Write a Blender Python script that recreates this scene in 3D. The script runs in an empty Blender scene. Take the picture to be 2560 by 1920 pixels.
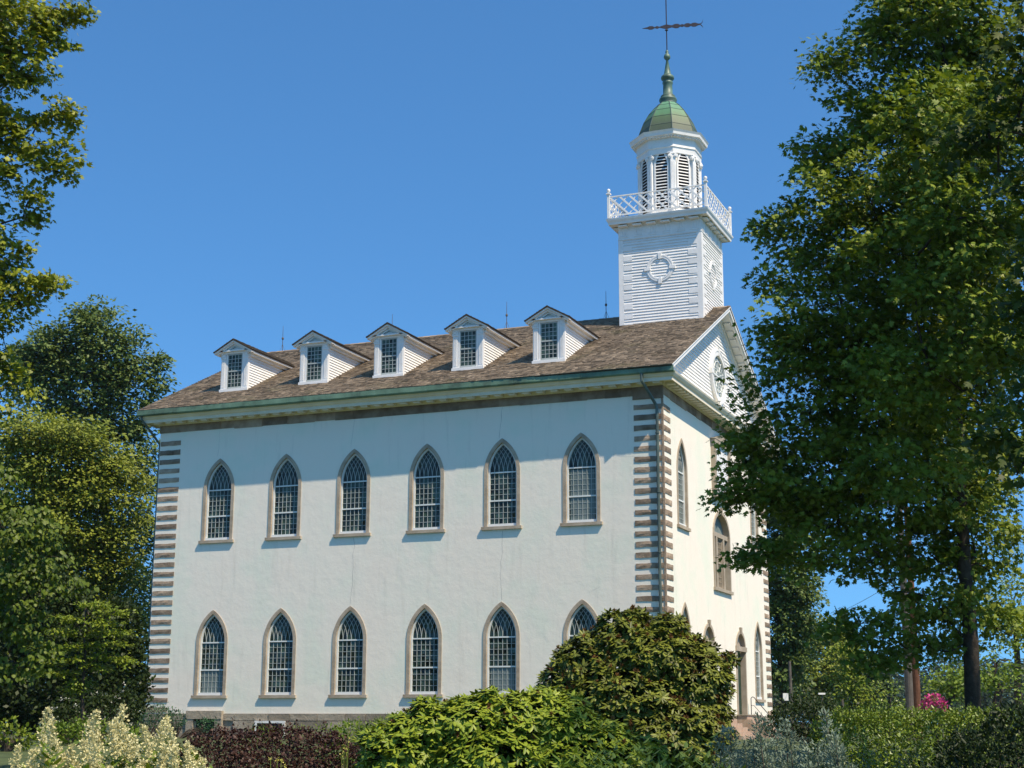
import bpy, bmesh, math, random
import numpy as np
from mathutils import Vector, Matrix
from mathutils.geometry import tessellate_polygon
R_ = math.radians
rng = np.random.default_rng(7)
random.seed(7)
scene = bpy.context.scene
COL = scene.collection

# ------------------------------------------------------------------ camera
CF, CC = 3781.4, np.array([16.8696, -57.6486, -0.382])
YAW, PITCH, ROLL = -0.386, 0.2208, 0.0031
def cam_basis():
    f = np.array([math.sin(YAW)*math.cos(PITCH), math.cos(YAW)*math.cos(PITCH), math.sin(PITCH)])
    r = np.array([math.cos(YAW), -math.sin(YAW), 0.0]); u = np.cross(r, f)
    c, s = math.cos(ROLL), math.sin(ROLL)
    return c*r+s*u, -s*r+c*u, f
CR, CU, CW = cam_basis()
cam = bpy.data.objects.new('camera', bpy.data.cameras.new('camera'))
COL.objects.link(cam)
M = Matrix.Identity(4)
for i in range(3):
    M[i][0], M[i][1], M[i][2], M[i][3] = CR[i], CU[i], -CW[i], CC[i]
cam.matrix_world = M
cam.data.sensor_width = 36.0
cam.data.lens = CF/2560*36
cam.data.clip_end = 3000
cam.data.clip_start = 0.1
scene.camera = cam

# ------------------------------------------------------------------ light
SUN_DIR = Vector((2.2, -1.0, 3.6)).normalized()      # towards the sun
world = bpy.data.worlds.new('World'); scene.world = world; world.use_nodes = True
wn = world.node_tree.nodes; wl = world.node_tree.links; wn.clear()
wo = wn.new('ShaderNodeOutputWorld'); bg = wn.new('ShaderNodeBackground'); sky = wn.new('ShaderNodeTexSky')
sky.sky_type = 'NISHITA'; sky.sun_disc = False
sky.sun_elevation = math.asin(SUN_DIR.z)
sky.sun_rotation = math.atan2(SUN_DIR.x, SUN_DIR.y)
sky.altitude = 200; sky.air_density = 1.0; sky.dust_density = 0.6; sky.ozone_density = 2.5
bg.inputs['Strength'].default_value = 0.096
# look up the sky a little above each direction (clear dry air) and keep its deep blue
gc = wn.new('ShaderNodeTexCoord'); sx = wn.new('ShaderNodeSeparateXYZ'); cx = wn.new('ShaderNodeCombineXYZ'); mz = wn.new('ShaderNodeMath'); mz.operation = 'MULTIPLY_ADD'
mz.inputs[1].default_value = .86; mz.inputs[2].default_value = .125
wl.new(gc.outputs['Generated'], sx.inputs[0]); wl.new(sx.outputs['X'], cx.inputs[0]); wl.new(sx.outputs['Y'], cx.inputs[1]); wl.new(sx.outputs['Z'], mz.inputs[0]); wl.new(mz.outputs[0], cx.inputs[2])
wl.new(cx.outputs[0], sky.inputs['Vector'])
tn = wn.new('ShaderNodeMixRGB'); tn.blend_type = 'MULTIPLY'; tn.inputs['Fac'].default_value = 1; tn.inputs['Color2'].default_value = (.61, 1.14, 1.46, 1)
wl.new(sky.outputs[0], tn.inputs['Color1']); wl.new(tn.outputs[0], bg.inputs[0]); wl.new(bg.outputs[0], wo.inputs[0])
sl = bpy.data.lights.new('sun', 'SUN'); sl.energy = 5.0; sl.angle = R_(0.5); sl.color = (1.0, 0.84, 0.64)
so = bpy.data.objects.new('sun', sl); COL.objects.link(so)
so.rotation_euler = SUN_DIR.to_track_quat('Z', 'Y').to_euler()
scene.view_settings.view_transform = 'Standard'; scene.view_settings.look = 'None'
scene.view_settings.exposure = 0.44; scene.view_settings.gamma = 1.0
scene.view_settings.use_curve_mapping = False
scene.cycles.max_bounces = 6; scene.cycles.diffuse_bounces = 3; scene.cycles.transmission_bounces = 3
scene.cycles.glossy_bounces = 3

# ------------------------------------------------------------------ helpers
def at(px, py, depth):
    """a point of the place: photograph pixel (2560 wide) at a distance along the view"""
    return CC + depth*(CW + (px-1280)/CF*CR - (py-960)/CF*CU)

def ground_z(x, y):
    d = (x-CC[0])*CW[0] + (y-CC[1])*CW[1]
    t = np.clip((d-15)/33.0, 0, 1)
    return -1.95 + 0.95*(t*t*(3-2*t))

class MB:
    def __init__(s): s.v = []; s.f = []
    def add(s, vs, fs):
        o = len(s.v); s.v += [tuple(map(float, p)) for p in vs]; s.f += [tuple(i+o for i in q) for q in fs]
    def box(s, x0, x1, y0, y1, z0, z1):
        s.add([(x0,y0,z0),(x1,y0,z0),(x1,y1,z0),(x0,y1,z0),(x0,y0,z1),(x1,y0,z1),(x1,y1,z1),(x0,y1,z1)],
              [(0,3,2,1),(4,5,6,7),(0,1,5,4),(1,2,6,5),(2,3,7,6),(3,0,4,7)])
    def hexa(s, p):   # 8 points ordered like box
        s.add(p, [(0,3,2,1),(4,5,6,7),(0,1,5,4),(1,2,6,5),(2,3,7,6),(3,0,4,7)])
    def quad(s, a, b, c, d): s.add([a,b,c,d], [(0,1,2,3)])
    def prism(s, poly, axis, a, b):
        """2-D polygon (u,v) extruded along axis between a and b. axis 1: (x,z); axis 0: (y,z); axis 2: (x,y)"""
        def P(u, v, w): return {0:(w,u,v), 1:(u,w,v), 2:(u,v,w)}[axis]
        n = len(poly)
        s.add([P(u,v,a) for u,v in poly]+[P(u,v,b) for u,v in poly],
              [tuple(range(n)), tuple(range(2*n-1, n-1, -1))]+[(i,n+i,n+(i+1)%n,(i+1)%n) for i in range(n)])
    def band(s, outer, inner, axis, a, b, closed=False):
        """open strip between two polylines, extruded: a frame"""
        def P(q, w): return {0:(w,q[0],q[1]), 1:(q[0],w,q[1]), 2:(q[0],q[1],w)}[axis]
        n = len(outer); o = len(s.v)
        vs = [P(q,a) for q in outer]+[P(q,a) for q in inner]+[P(q,b) for q in outer]+[P(q,b) for q in inner]
        fs = []
        rng_ = range(n if closed else n-1)
        for i in rng_:
            j = (i+1) % n
            fs += [(i,j,n+j,n+i), (2*n+i,3*n+i,3*n+j,2*n+j), (i,2*n+i,2*n+j,j), (n+i,n+j,3*n+j,3*n+i)]
        if not closed: fs += [(0,n,3*n,2*n), (n-1,3*n-1,4*n-1,2*n-1)]
        s.add(vs, fs)
    def ring(s, rect, prof):
        """profile (offset,z) swept round a rectangle with mitred corners"""
        x0,x1,y0,y1 = rect; m = len(prof); vs = []
        for o, z in prof: vs += [(x0-o,y0-o,z),(x1+o,y0-o,z),(x1+o,y1+o,z),(x0-o,y1+o,z)]
        fs = []
        for k in range(m-1):
            for i in range(4):
                j = (i+1) % 4; fs.append((4*k+i,4*k+j,4*k+4+j,4*k+4+i))
        s.add(vs, fs)
    def lathe(s, cx, cy, prof, n, ph=0.0, cap=True):
        vs = [(cx+r*math.cos(ph+2*math.pi*i/n), cy+r*math.sin(ph+2*math.pi*i/n), z) for r, z in prof for i in range(n)]
        m = len(prof); fs = []
        for k in range(m-1):
            for i in range(n):
                j = (i+1) % n; fs.append((k*n+i,k*n+j,k*n+n+j,k*n+n+i))
        if cap: fs += [tuple(range(n-1,-1,-1)), tuple((m-1)*n+i for i in range(n))]
        s.add(vs, fs)
    def tube(s, pts, rad, n=6):
        pts = [Vector(p) for p in pts]; m = len(pts)
        if not isinstance(rad, (list, tuple)): rad = [rad]*m
        vs = []; up = None
        for k in range(m):
            d = (pts[min(k+1,m-1)]-pts[max(k-1,0)])
            if d.length < 1e-9: d = Vector((0,0,1))
            d.normalize()
            if up is None:
                up = Vector((1,0,0)) if abs(d.x) < .9 else Vector((0,1,0))
            a = (up - d*up.dot(d)); a.normalize(); b = d.cross(a); up = a
            for i in range(n):
                t = 2*math.pi*i/n; vs.append(pts[k]+(a*math.cos(t)+b*math.sin(t))*rad[k])
        fs = [(k*n+i,k*n+(i+1)%n,k*n+n+(i+1)%n,k*n+n+i) for k in range(m-1) for i in range(n)]
        fs += [tuple(range(n-1,-1,-1)), tuple((m-1)*n+i for i in range(n))]
        s.add(vs, fs)
    def mesh(s, name, smooth=False):
        me = bpy.data.meshes.new(name); me.from_pydata(s.v, [], s.f); me.validate()
        if smooth: me.polygons.foreach_set('use_smooth', [True]*len(me.polygons))
        return me
    def build(s, name, mat, parent=None, smooth=False, xf=None):
        return link(name, s.mesh(name, smooth), mat, parent)

def link(name, me, mat=None, parent=None):
    if mat is not None and not me.materials: me.materials.append(mat)
    o = bpy.data.objects.new(name, me); COL.objects.link(o)
    if parent is not None: o.parent = parent
    return o
def empty(name, loc, parent=None):
    o = bpy.data.objects.new(name, None); o.location = loc; o.empty_display_size = .3; COL.objects.link(o)
    if parent is not None: o.parent = parent
    return o
def tag(o, label=None, cat=None, group=None, kind=None):
    if label: o['label'] = label
    if cat: o['category'] = cat
    if group: o['group'] = group
    if kind: o['kind'] = kind
    return o

# ------------------------------------------------------------------ materials
def N(nt, t, **kw):
    n = nt.nodes.new(t)
    for k, v in kw.items():
        if k in n.inputs: n.inputs[k].default_value = v
        else: setattr(n, k, v)
    return n
def c4(c): return (c[0], c[1], c[2], 1.0)
def base_mat(name):
    m = bpy.data.materials.new(name); m.use_nodes = True
    nt = m.node_tree; b = nt.nodes['Principled BSDF']
    return m, nt, b
def mottled(name, cols, scale=3.0, rough=.8, bump=.0, bscale=20.0, bdist=.02, spec=.3, detail=6, stops=None, island=0.0, dirt=None, metallic=0.0):
    """noise-driven mix of the given colours, with optional bump, per-island variation"""
    m, nt, b = base_mat(name); L = nt.links
    tc = N(nt, 'ShaderNodeTexCoord')
    nz = N(nt, 'ShaderNodeTexNoise', Scale=scale, Detail=detail, Roughness=.6)
    L.new(tc.outputs['Object'], nz.inputs['Vector'])
    rp = N(nt, 'ShaderNodeValToRGB'); cr = rp.color_ramp
    while len(cr.elements) < len(cols): cr.elements.new(.5)
    for i, c in enumerate(cols):
        cr.elements[i].position = stops[i] if stops else .3+.4*i/max(1, len(cols)-1); cr.elements[i].color = c4(c)
    L.new(nz.outputs['Fac'], rp.inputs['Fac'])
    out = rp.outputs['Color']
    if island > 0:
        ge = N(nt, 'ShaderNodeNewGeometry'); hs = N(nt, 'ShaderNodeHueSaturation')
        mr = N(nt, 'ShaderNodeMapRange'); mr.inputs['To Min'].default_value = 1-island; mr.inputs['To Max'].default_value = 1+island
        L.new(ge.outputs['Random Per Island'], mr.inputs['Value']); L.new(mr.outputs['Result'], hs.inputs['Value'])
        L.new(out, hs.inputs['Color']); out = hs.outputs['Color']
    if dirt:
        n2 = N(nt, 'ShaderNodeTexNoise', Scale=dirt[1], Detail=8, Roughness=.7)
        mp = N(nt, 'ShaderNodeMapping'); mp.inputs['Scale'].default_value = dirt[3] if len(dirt) > 3 else (1,1,1)
        L.new(tc.outputs['Object'], mp.inputs['Vector']); L.new(mp.outputs[0], n2.inputs['Vector'])
        r2 = N(nt, 'ShaderNodeMapRange'); r2.inputs['From Min'].default_value = .55; r2.inputs['From Max'].default_value = .75; r2.inputs['To Max'].default_value = dirt[2]
        L.new(n2.outputs['Fac'], r2.inputs['Value'])
        mx = N(nt, 'ShaderNodeMixRGB'); mx.inputs['Color2'].default_value = c4(dirt[0])
        L.new(r2.outputs['Result'], mx.inputs['Fac']); L.new(out, mx.inputs['Color1']); out = mx.outputs['Color']
    L.new(out, b.inputs['Base Color'])
    b.inputs['Roughness'].default_value = rough; b.inputs['Specular IOR Level'].default_value = spec
    b.inputs['Metallic'].default_value = metallic
    if bump > 0:
        n3 = N(nt, 'ShaderNodeTexNoise', Scale=bscale, Detail=8, Roughness=.65)
        L.new(tc.outputs['Object'], n3.inputs['Vector'])
        bp = N(nt, 'ShaderNodeBump', Strength=bump, Distance=bdist)
        L.new(n3.outputs['Fac'], bp.inputs['Height']); L.new(bp.outputs[0], b.inputs['Normal'])
    return m

def leaf_mat(name, cols, transl=.3, scale=.6, island=.35, rough=.5, spec=.25, tint=(1.25,1.2,.5)):
    m = bpy.data.materials.new(name); m.use_nodes = True; nt = m.node_tree; nt.nodes.clear(); L = nt.links
    out = N(nt, 'ShaderNodeOutputMaterial')
    ge = N(nt, 'ShaderNodeNewGeometry'); tc = N(nt, 'ShaderNodeTexCoord')
    nz = N(nt, 'ShaderNodeTexNoise', Scale=scale, Detail=2); L.new(tc.outputs['Object'], nz.inputs['Vector'])
    ad = N(nt, 'ShaderNodeMath', operation='MULTIPLY_ADD'); ad.inputs[1].default_value = .55
    mu = N(nt, 'ShaderNodeMath', operation='MULTIPLY'); mu.inputs[1].default_value = .55
    L.new(nz.outputs['Fac'], mu.inputs[0]); L.new(ge.outputs['Random Per Island'], ad.inputs[0]); L.new(mu.outputs[0], ad.inputs[2])
    rp = N(nt, 'ShaderNodeValToRGB'); cr = rp.color_ramp
    while len(cr.elements) < len(cols): cr.elements.new(.5)
    for i, c in enumerate(cols):
        cr.elements[i].position = .12+.76*i/max(1, len(cols)-1); cr.elements[i].color = c4(c)
    L.new(ad.outputs[0], rp.inputs['Fac'])
    b = N(nt, 'ShaderNodeBsdfPrincipled'); b.inputs['Roughness'].default_value = rough; b.inputs['Specular IOR Level'].default_value = spec
    L.new(rp.outputs['Color'], b.inputs['Base Color'])
    t = N(nt, 'ShaderNodeBsdfTranslucent')
    mm = N(nt, 'ShaderNodeMixRGB', blend_type='MULTIPLY'); mm.inputs['Fac'].default_value = 1; mm.inputs['Color2'].default_value = c4(tint)
    L.new(rp.outputs['Color'], mm.inputs['Color1']); L.new(mm.outputs[0], t.inputs['Color'])
    mx = N(nt, 'ShaderNodeMixShader'); mx.inputs[0].default_value = transl
    L.new(b.outputs[0], mx.inputs[1]); L.new(t.outputs[0], mx.inputs[2]); L.new(mx.outputs[0], out.inputs['Surface'])
    return m

def glass_mat(name, col, rough=.04):
    m, nt, b = base_mat(name); L = nt.links
    tc = N(nt, 'ShaderNodeTexCoord')
    nz = N(nt, 'ShaderNodeTexNoise', Scale=1.6, Detail=3); L.new(tc.outputs['Object'], nz.inputs['Vector'])
    rp = N(nt, 'ShaderNodeValToRGB'); rp.color_ramp.elements[0].position = .35; rp.color_ramp.elements[1].position = .7
    rp.color_ramp.elements[0].color = c4([x*.35 for x in col]); rp.color_ramp.elements[1].color = c4([x*1.6 for x in col])
    L.new(nz.outputs['Fac'], rp.inputs['Fac']); L.new(rp.outputs[0], b.inputs['Base Color'])
    b.inputs['Roughness'].default_value = rough; b.inputs['Specular IOR Level'].default_value = .28
    # each pane of old glass sits at its own slight angle
    mp = N(nt, 'ShaderNodeMapping'); mp.inputs['Scale'].default_value = (5.65, 0, 4.6); mp.inputs['Location'].default_value = (.0, 0, .4); L.new(tc.outputs['Object'], mp.inputs[0])
    fl = N(nt, 'ShaderNodeVectorMath', operation='FLOOR'); L.new(mp.outputs[0], fl.inputs[0])
    oi = N(nt, 'ShaderNodeObjectInfo'); av = N(nt, 'ShaderNodeVectorMath', operation='ADD'); L.new(fl.outputs[0], av.inputs[0]); L.new(oi.outputs['Random'], av.inputs[1])
    wnz = N(nt, 'ShaderNodeTexWhiteNoise'); L.new(av.outputs[0], wnz.inputs['Vector'])
    sb = N(nt, 'ShaderNodeVectorMath', operation='SUBTRACT'); sb.inputs[1].default_value = (.5, .5, .5); L.new(wnz.outputs['Color'], sb.inputs[0])
    sc = N(nt, 'ShaderNodeVectorMath', operation='SCALE'); sc.inputs['Scale'].default_value = .22; L.new(sb.outputs[0], sc.inputs[0])
    ge = N(nt, 'ShaderNodeNewGeometry'); ad = N(nt, 'ShaderNodeVectorMath', operation='ADD'); L.new(ge.outputs['Normal'], ad.inputs[0]); L.new(sc.outputs[0], ad.inputs[1])
    nm = N(nt, 'ShaderNodeVectorMath', operation='NORMALIZE'); L.new(ad.outputs[0], nm.inputs[0]); L.new(nm.outputs[0], b.inputs['Normal'])
    mr = N(nt, 'ShaderNodeMapRange'); mr.inputs['To Min'].default_value = .4; mr.inputs['To Max'].default_value = 2.2; L.new(wnz.outputs['Value'], mr.inputs['Value'])
    vm = N(nt, 'ShaderNodeVectorMath', operation='SCALE'); L.new(rp.outputs[0], vm.inputs[0]); L.new(mr.outputs[0], vm.inputs['Scale']); L.new(vm.outputs[0], b.inputs['Base Color'])
    return m

MT = {}
MT['plaster'] = mottled('plaster', [(.735,.752,.640),(.80,.762,.660),(.81,.750,.650)], scale=.42, rough=.92, bump=.20, bscale=1.9, bdist=.08, spec=.15,
                        detail=5, stops=[.36,.5,.64], dirt=((.50,.485,.42), 1.6, .42, (1.6,1.6,.16)))
MT['surround'] = mottled('pale_sandstone', [(.26,.21,.155),(.37,.31,.235),(.45,.385,.30)], scale=1.8, rough=.9, bump=.5, bscale=10, bdist=.02, spec=.15, island=.08)
MT['bandstone'] = mottled('brown_band_stone', [(.15,.105,.07),(.25,.185,.13),(.33,.26,.19)], scale=1.6, rough=.9, bump=.6, bscale=9, bdist=.03, spec=.15, island=.30)
MT['muntin'] = mottled('shaded_muntin_paint', [(.32,.36,.35),(.42,.46,.44)], scale=3, rough=.6)  # dull paint, greyed further for the shade on the recessed bars
MT['deck'] = mottled('dark_roof_boards', [(.03,.024,.018),(.06,.045,.035)], scale=3, rough=.95)
MT['stone'] = mottled('sandstone', [(.175,.13,.092),(.28,.213,.155),(.365,.288,.215)], scale=2.2, rough=.9, bump=.8, bscale=9, bdist=.03, spec=.15, island=.34)
MT['found'] = mottled('foundation_stone', [(.22,.185,.14),(.36,.31,.24)], scale=1.5, rough=.95, bump=.8, bscale=7, bdist=.04, island=.25, spec=.1)
MT['white'] = mottled('white_paint', [(.70,.70,.68),(.80,.80,.78)], scale=1.5, rough=.55, bump=.08, bscale=30, dirt=((.5,.47,.4), 5.0, .45))
MT['sash'] = mottled('sash_paint', [(.62,.66,.64),(.74,.76,.74)], scale=2.5, rough=.5)
MT['cream'] = mottled('cream_paint', [(.68,.61,.46),(.80,.73,.58)], scale=1.2, rough=.6, bump=.1, bscale=20, dirt=((.42,.38,.28), 3.0, .5, (.3,1,1)))
MT['copper'] = mottled('copper_gutter', [(.045,.07,.052),(.115,.20,.135),(.175,.29,.20)], scale=1.0, rough=.65, spec=.4, dirt=((.05,.055,.05), 2.0, .6, (1,1,.2)))
MT['pipe'] = mottled('dark_pipe', [(.035,.05,.045),(.09,.13,.11)], scale=1.5, rough=.5, spec=.5)
MT['iron'] = mottled('iron', [(.015,.014,.016),(.04,.025,.03)], scale=6, rough=.5, spec=.5)
MT['glass'] = glass_mat('window_glass', (.026,.046,.037))
MT['blind'] = mottled('window_blind', [(.10,.14,.14),(.20,.25,.24)], scale=.9, rough=.7)
MT['gableglass'] = mottled('pale_gable_glass', [(.17,.22,.20),(.27,.33,.30)], scale=.9, rough=.3)
MT['door'] = mottled('green_door', [(.012,.035,.022),(.02,.05,.03)], scale=3, rough=.45)
MT['tanwood'] = mottled('tan_wood', [(.30,.255,.19),(.42,.36,.28)], scale=2.5, rough=.8, bump=.2, bscale=14)
MT['brick'] = mottled('red_brick', [(.34,.22,.155),(.46,.36,.27)], scale=6, rough=.9, bump=.4, bscale=20)
MT['crack'] = mottled('plaster_crack', [(.34,.34,.32),(.42,.42,.40)], scale=3, rough=.95)  # grey of the thin cracks in the plaster
MT['bark'] = mottled('bark', [(.035,.028,.022),(.085,.07,.055)], scale=5, rough=.95, bump=.9, bscale=14, bdist=.04, spec=.1)
MT['twig'] = mottled('twig', [(.05,.04,.03),(.11,.09,.065)], scale=5, rough=.9)
MT['polegrey'] = mottled('grey_pole_wood', [(.07,.062,.054),(.13,.115,.10)], scale=4, rough=.9, bump=.4, bscale=12)
MT['polered'] = mottled('shaded_brown_pole_wood', [(.085,.038,.022),(.16,.075,.045)], scale=4, rough=.9, bump=.4, bscale=12)  # brown wood, darkened for the shade the pole stands in
MT['dark'] = mottled('dark_opening', [(.01,.01,.01),(.02,.02,.018)], scale=2, rough=.9)

def shingle_mat():
    m = mottled('cedar_shingles', [(.145,.115,.085),(.225,.18,.132),(.295,.24,.18)], scale=1.0, rough=.95, bump=.5, bscale=35, bdist=.01, spec=.1, island=.32,
                dirt=((.17,.165,.08), .55, .6))
    return m
MT['shingle'] = shingle_mat()
def dome_mat():
    m, nt, b = base_mat('copper_dome'); L = nt.links
    tc = N(nt, 'ShaderNodeTexCoord'); sp = N(nt, 'ShaderNodeSeparateXYZ'); L.new(tc.outputs['Object'], sp.inputs[0])
    nz = N(nt, 'ShaderNodeTexNoise', Scale=2.5, Detail=6, Roughness=.7); 
    mp = N(nt, 'ShaderNodeMapping'); mp.inputs['Scale'].default_value = (1,1,.35); L.new(tc.outputs['Object'], mp.inputs[0]); L.new(mp.outputs[0], nz.inputs['Vector'])
    mr = N(nt, 'ShaderNodeMapRange'); mr.inputs['From Min'].default_value = 27.1; mr.inputs['From Max'].default_value = 29.3
    L.new(sp.outputs['Z'], mr.inputs['Value'])
    ad = N(nt, 'ShaderNodeMath', operation='MULTIPLY_ADD'); ad.inputs[1].default_value = .35; L.new(nz.outputs['Fac'], ad.inputs[0]); L.new(mr.outputs[0], ad.inputs[2])
    sb = N(nt, 'ShaderNodeMath', operation='SUBTRACT'); sb.inputs[1].default_value = .17; L.new(ad.outputs[0], sb.inputs[0])
    rp = N(nt, 'ShaderNodeValToRGB'); cr = rp.color_ramp
    for _ in range(3): cr.elements.new(.5)
    for e, (p_, c) in zip(cr.elements, [(0,(.042,.06,.04)),(.25,(.062,.09,.05)),(.45,(.08,.13,.06)),(.56,(.08,.19,.09)),(1,(.11,.27,.17))]): e.position = p_; e.color = c4(c)
    L.new(sb.outputs[0], rp.inputs[0]); L.new(rp.outputs[0], b.inputs['Base Color']); b.inputs['Roughness'].default_value = .55
    return m
MT['dome'] = dome_mat()
MT['patina'] = mottled('patina_finial', [(.05,.085,.065),(.11,.20,.15)], scale=3, rough=.5, spec=.5)
# ================================================================== the church
LX, WY = 24.1, 18.3            # long side, front side; near corner at the origin; z = 0 at the foot of the plaster
ZB0, ZB1 = 12.65, 13.0         # stone band under the cornice
SLOPE = 5.0/10.1
def roof_z(y): return 13.6 + (min(y, WY-y)+.95)*SLOPE
church = empty('church', (-LX/2, WY/2, -1.0))
church.location = (0, 0, 0)
tag(church, 'large white plastered church with stone quoins, dormered shingle roof and bell tower with green dome', 'church')

def gothic(hw, rise, off=0.0, n=14, z0=0.0, zs=2.29):
    """outline of a pointed window from left foot over the apex to the right foot; off moves it inwards"""
    c = (rise*rise-hw*hw)/(2*hw); Rr = hw+c-off; w = hw-off
    amax = math.acos(c/Rr); right = [(-c+Rr*math.cos(amax*i/n), zs+Rr*math.sin(amax*i/n)) for i in range(n+1)]
    left = [(-x, z) for x, z in right]
    return [(-w, z0)]+left+right[::-1][1:]+[(w, z0)]
def roundtop(hw, rise, off=0.0, n=16, z0=0.0, zs=2.0):
    w, r = hw-off, rise-off
    return [(-w, z0)]+[(-w*math.cos(math.pi*i/n), zs+r*math.sin(math.pi*i/n)) for i in range(n+1)]+[(w, z0)]

HW, RISE, ZS = .81, 1.43, 2.29
FACE, REC = .15, .20
xs_win = [-20.83,-17.35,-13.95,-10.42,-6.98,-3.49]
xs_win = [-20.80,-17.36,-13.96,-10.46,-6.99,-3.49]
ZU, ZL = 7.57, .77

def wall_with_holes(outer, holes, conv):
    loops = [[Vector((a, b, 0)) for a, b in outer]]+[[Vector((a, b, 0)) for a, b in h] for h in holes]
    tris = tessellate_polygon(loops); flat = [p for l in loops for p in l]
    mb = MB(); mb.add([conv(p.x, p.y) for p in flat], [tuple(t) for t in tris]); return mb

holesL = [[(x+a, z+b) for a, b in gothic(HW, RISE, FACE-.02)] for x in xs_win for z in (ZU, ZL)]
w = wall_with_holes([(-LX, 0), (0, 0), (0, ZB1+.05), (-LX, ZB1+.05)], holesL, lambda a, b: (a, 0, b))
# front facade
ys_win = [2.66, WY-2.72]
ys_door = [6.33, 11.98]
DHW, DRISE, DZS = .92, .86, 2.97
PY, PHW, PZ0, PZS, PRISE = 8.97, 1.50, 5.5, 7.9, 1.1
holesF = [[(y+a, z+b) for a, b in gothic(HW, RISE, FACE-.02)] for y in ys_win for z in (ZU, ZL)]
holesF += [[(y+a, b+.02) for a, b in roundtop(DHW, DRISE, .13, zs=DZS)] for y in ys_door]
holesF += [[(PY+a, PZ0+b) for a, b in roundtop(PHW, PRISE, .13, zs=PZS-PZ0)]]
w2 = wall_with_holes([(0, 0), (WY, 0), (WY, ZB1+.05), (0, ZB1+.05)], holesF, lambda a, b: (0, a, b))
w.add(w2.v, w2.f)
w.quad((-LX, 0, 0), (-LX, WY, 0), (-LX, WY, ZB1+.05), (-LX, 0, ZB1+.05))
w.quad((-LX, WY, 0), (0, WY, 0), (0, WY, ZB1+.05), (-LX, WY, ZB1+.05))
wall = w.build('plaster_wall', MT['plaster'], church)

# ---- foundation of big blocks
fb = MB(); rr = random.Random(3)
def course_blocks(mb, a0, a1, z0, z1, conv, skip=()):
    a = a0
    while a < a1-.05:
        b = min(a1, a+rr.uniform(.8, 1.9))
        if not any(s0 < (a+b)/2 < s1 for s0, s1 in skip):
            d = rr.uniform(.05, .09); g = .012
            conv(mb, a+g, b-g, z0+g, z1-g, d)
        a = b
def convL(mb, a, b, z0, z1, d): mb.box(a, b, -d, .3, z0, z1)
def convF(mb, a, b, z0, z1, d): mb.box(-.3, d, a, b, z0, z1)
def convB(mb, a, b, z0, z1, d): mb.box(-LX-d, -LX+.3, a, b, z0, z1)
for z0, z1 in ((-.30, 0), (-.66, -.30), (-1.2, -.66)):
    course_blocks(fb, -LX, 0, z0, z1, convL, skip=((-21.9, -20.0),))
    course_blocks(fb, 0.31, WY, z0, z1, convF); course_blocks(fb, .31, WY, z0, z1, convB)
fb.box(-LX+.02, -.02, .02, WY-.02, -1.3, -.005)
foundation = fb.build('foundation', MT['found'], church)
ds = MB(); ds.box(-21.86, -21.5, -.16, .1, -1.2, -.23); ds.box(-20.4, -20.04, -.16, .1, -1.2, -.23); ds.box(-21.86, -20.04, -.18, .1, -.23, .12)
bd = ds.build('basement_door_surround', MT['found'], church)
dd = MB(); dd.box(-21.498, -20.402, -.05, .0, -1.2, -.232); dd.build('basement_door', MT['dark'], church)
bw = MB(); bw.box(-18.4, -16.9, -.13, .0, -.40, -.30); bw.box(-18.4, -18.28, -.13, 0, -1.1, -.40); bw.box(-17.02, -16.9, -.13, 0, -1.1, -.40)
bwo = bw.build('basement_window', MT['white'], church)
bp_ = MB(); bp_.box(-18.278, -17.022, -.10, -.0, -1.1, -.402); bp_.build('pane', MT['dark'], bwo)

# ---- stone band and quoins
bnd = MB(); rr = random.Random(5)
def band_run(a0, a1, conv):
    a = a0
    while a < a1-.01:
        b = min(a1, a+rr.uniform(.7, 1.9));
        if a1-b < .3: b = a1
        d = rr.uniform(.022, .04); conv(a, b-.006, d, rr.uniform(-.03, .015)); a = b
band_run(-LX-.03, -1.25, lambda a, b, d, j: bnd.box(a, b, -d, .06, ZB0+j, ZB1+.02))
bnd.box(-1.25, .035, -.045, .06, 12.48, ZB1+.02)
band_run(.061, WY-.061, lambda a, b, d, j: bnd.box(-.06, d, a, b, ZB0+j, ZB1+.02))
band_run(.061, WY, lambda a, b, d, j: bnd.box(-LX-d, -LX+.05, a, b, ZB0+j, ZB1+.02))
band_run(-LX, 0, lambda a, b, d, j: bnd.box(a, b, WY-.06, WY+d, ZB0+j, ZB1+.02))
bnd.build('stone_band', MT['bandstone'], church)

def quoin_stone(mb, p0, p1, z0, z1, out, face, r):
    """one rough stone on a wall face: front surface split so that it is not flat. face 'L' (y=0) or 'F' (x=0) or 'R'"""
    nu = 5; pts = []
    for j in range(3):
        for i in range(nu+1):
            u = p0+(p1-p0)*i/nu; z = z0+(z1-z0)*j/2
            edge = i in (0, nu) or j in (0, 2)
            if j in (0, 2): z += r.uniform(-.012, .012)
            pts.append((u, out*(0.75 if edge else r.uniform(.7, 1.5)), z))
    def P(q):
        u, d, z = q
        return {'L': (u, -d, z), 'F': (d, u, z), 'R': (u, WY+d, z), 'B': (-LX-d, u, z)}[face]
    vs = [P(q) for q in pts]; m = len(vs); vs += [P((q[0], -.05, q[2])) for q in pts]
    fs = []; W = nu+1
    for j in range(2):
        for i in range(nu): fs.append((j*W+i, j*W+i+1, (j+1)*W+i+1, (j+1)*W+i))
    ring = [i for i in range(W)]+[W+nu, 2*W+nu]+[2*W+i for i in range(nu-1, -1, -1)]+[W]
    for k in range(len(ring)):
        a, b = ring[k], ring[(k+1) % len(ring)]; fs.append((a, b, m+b, m+a))
    mb.add(vs, fs)
qz = [12.05-.4285*k for k in range(29)]
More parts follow.
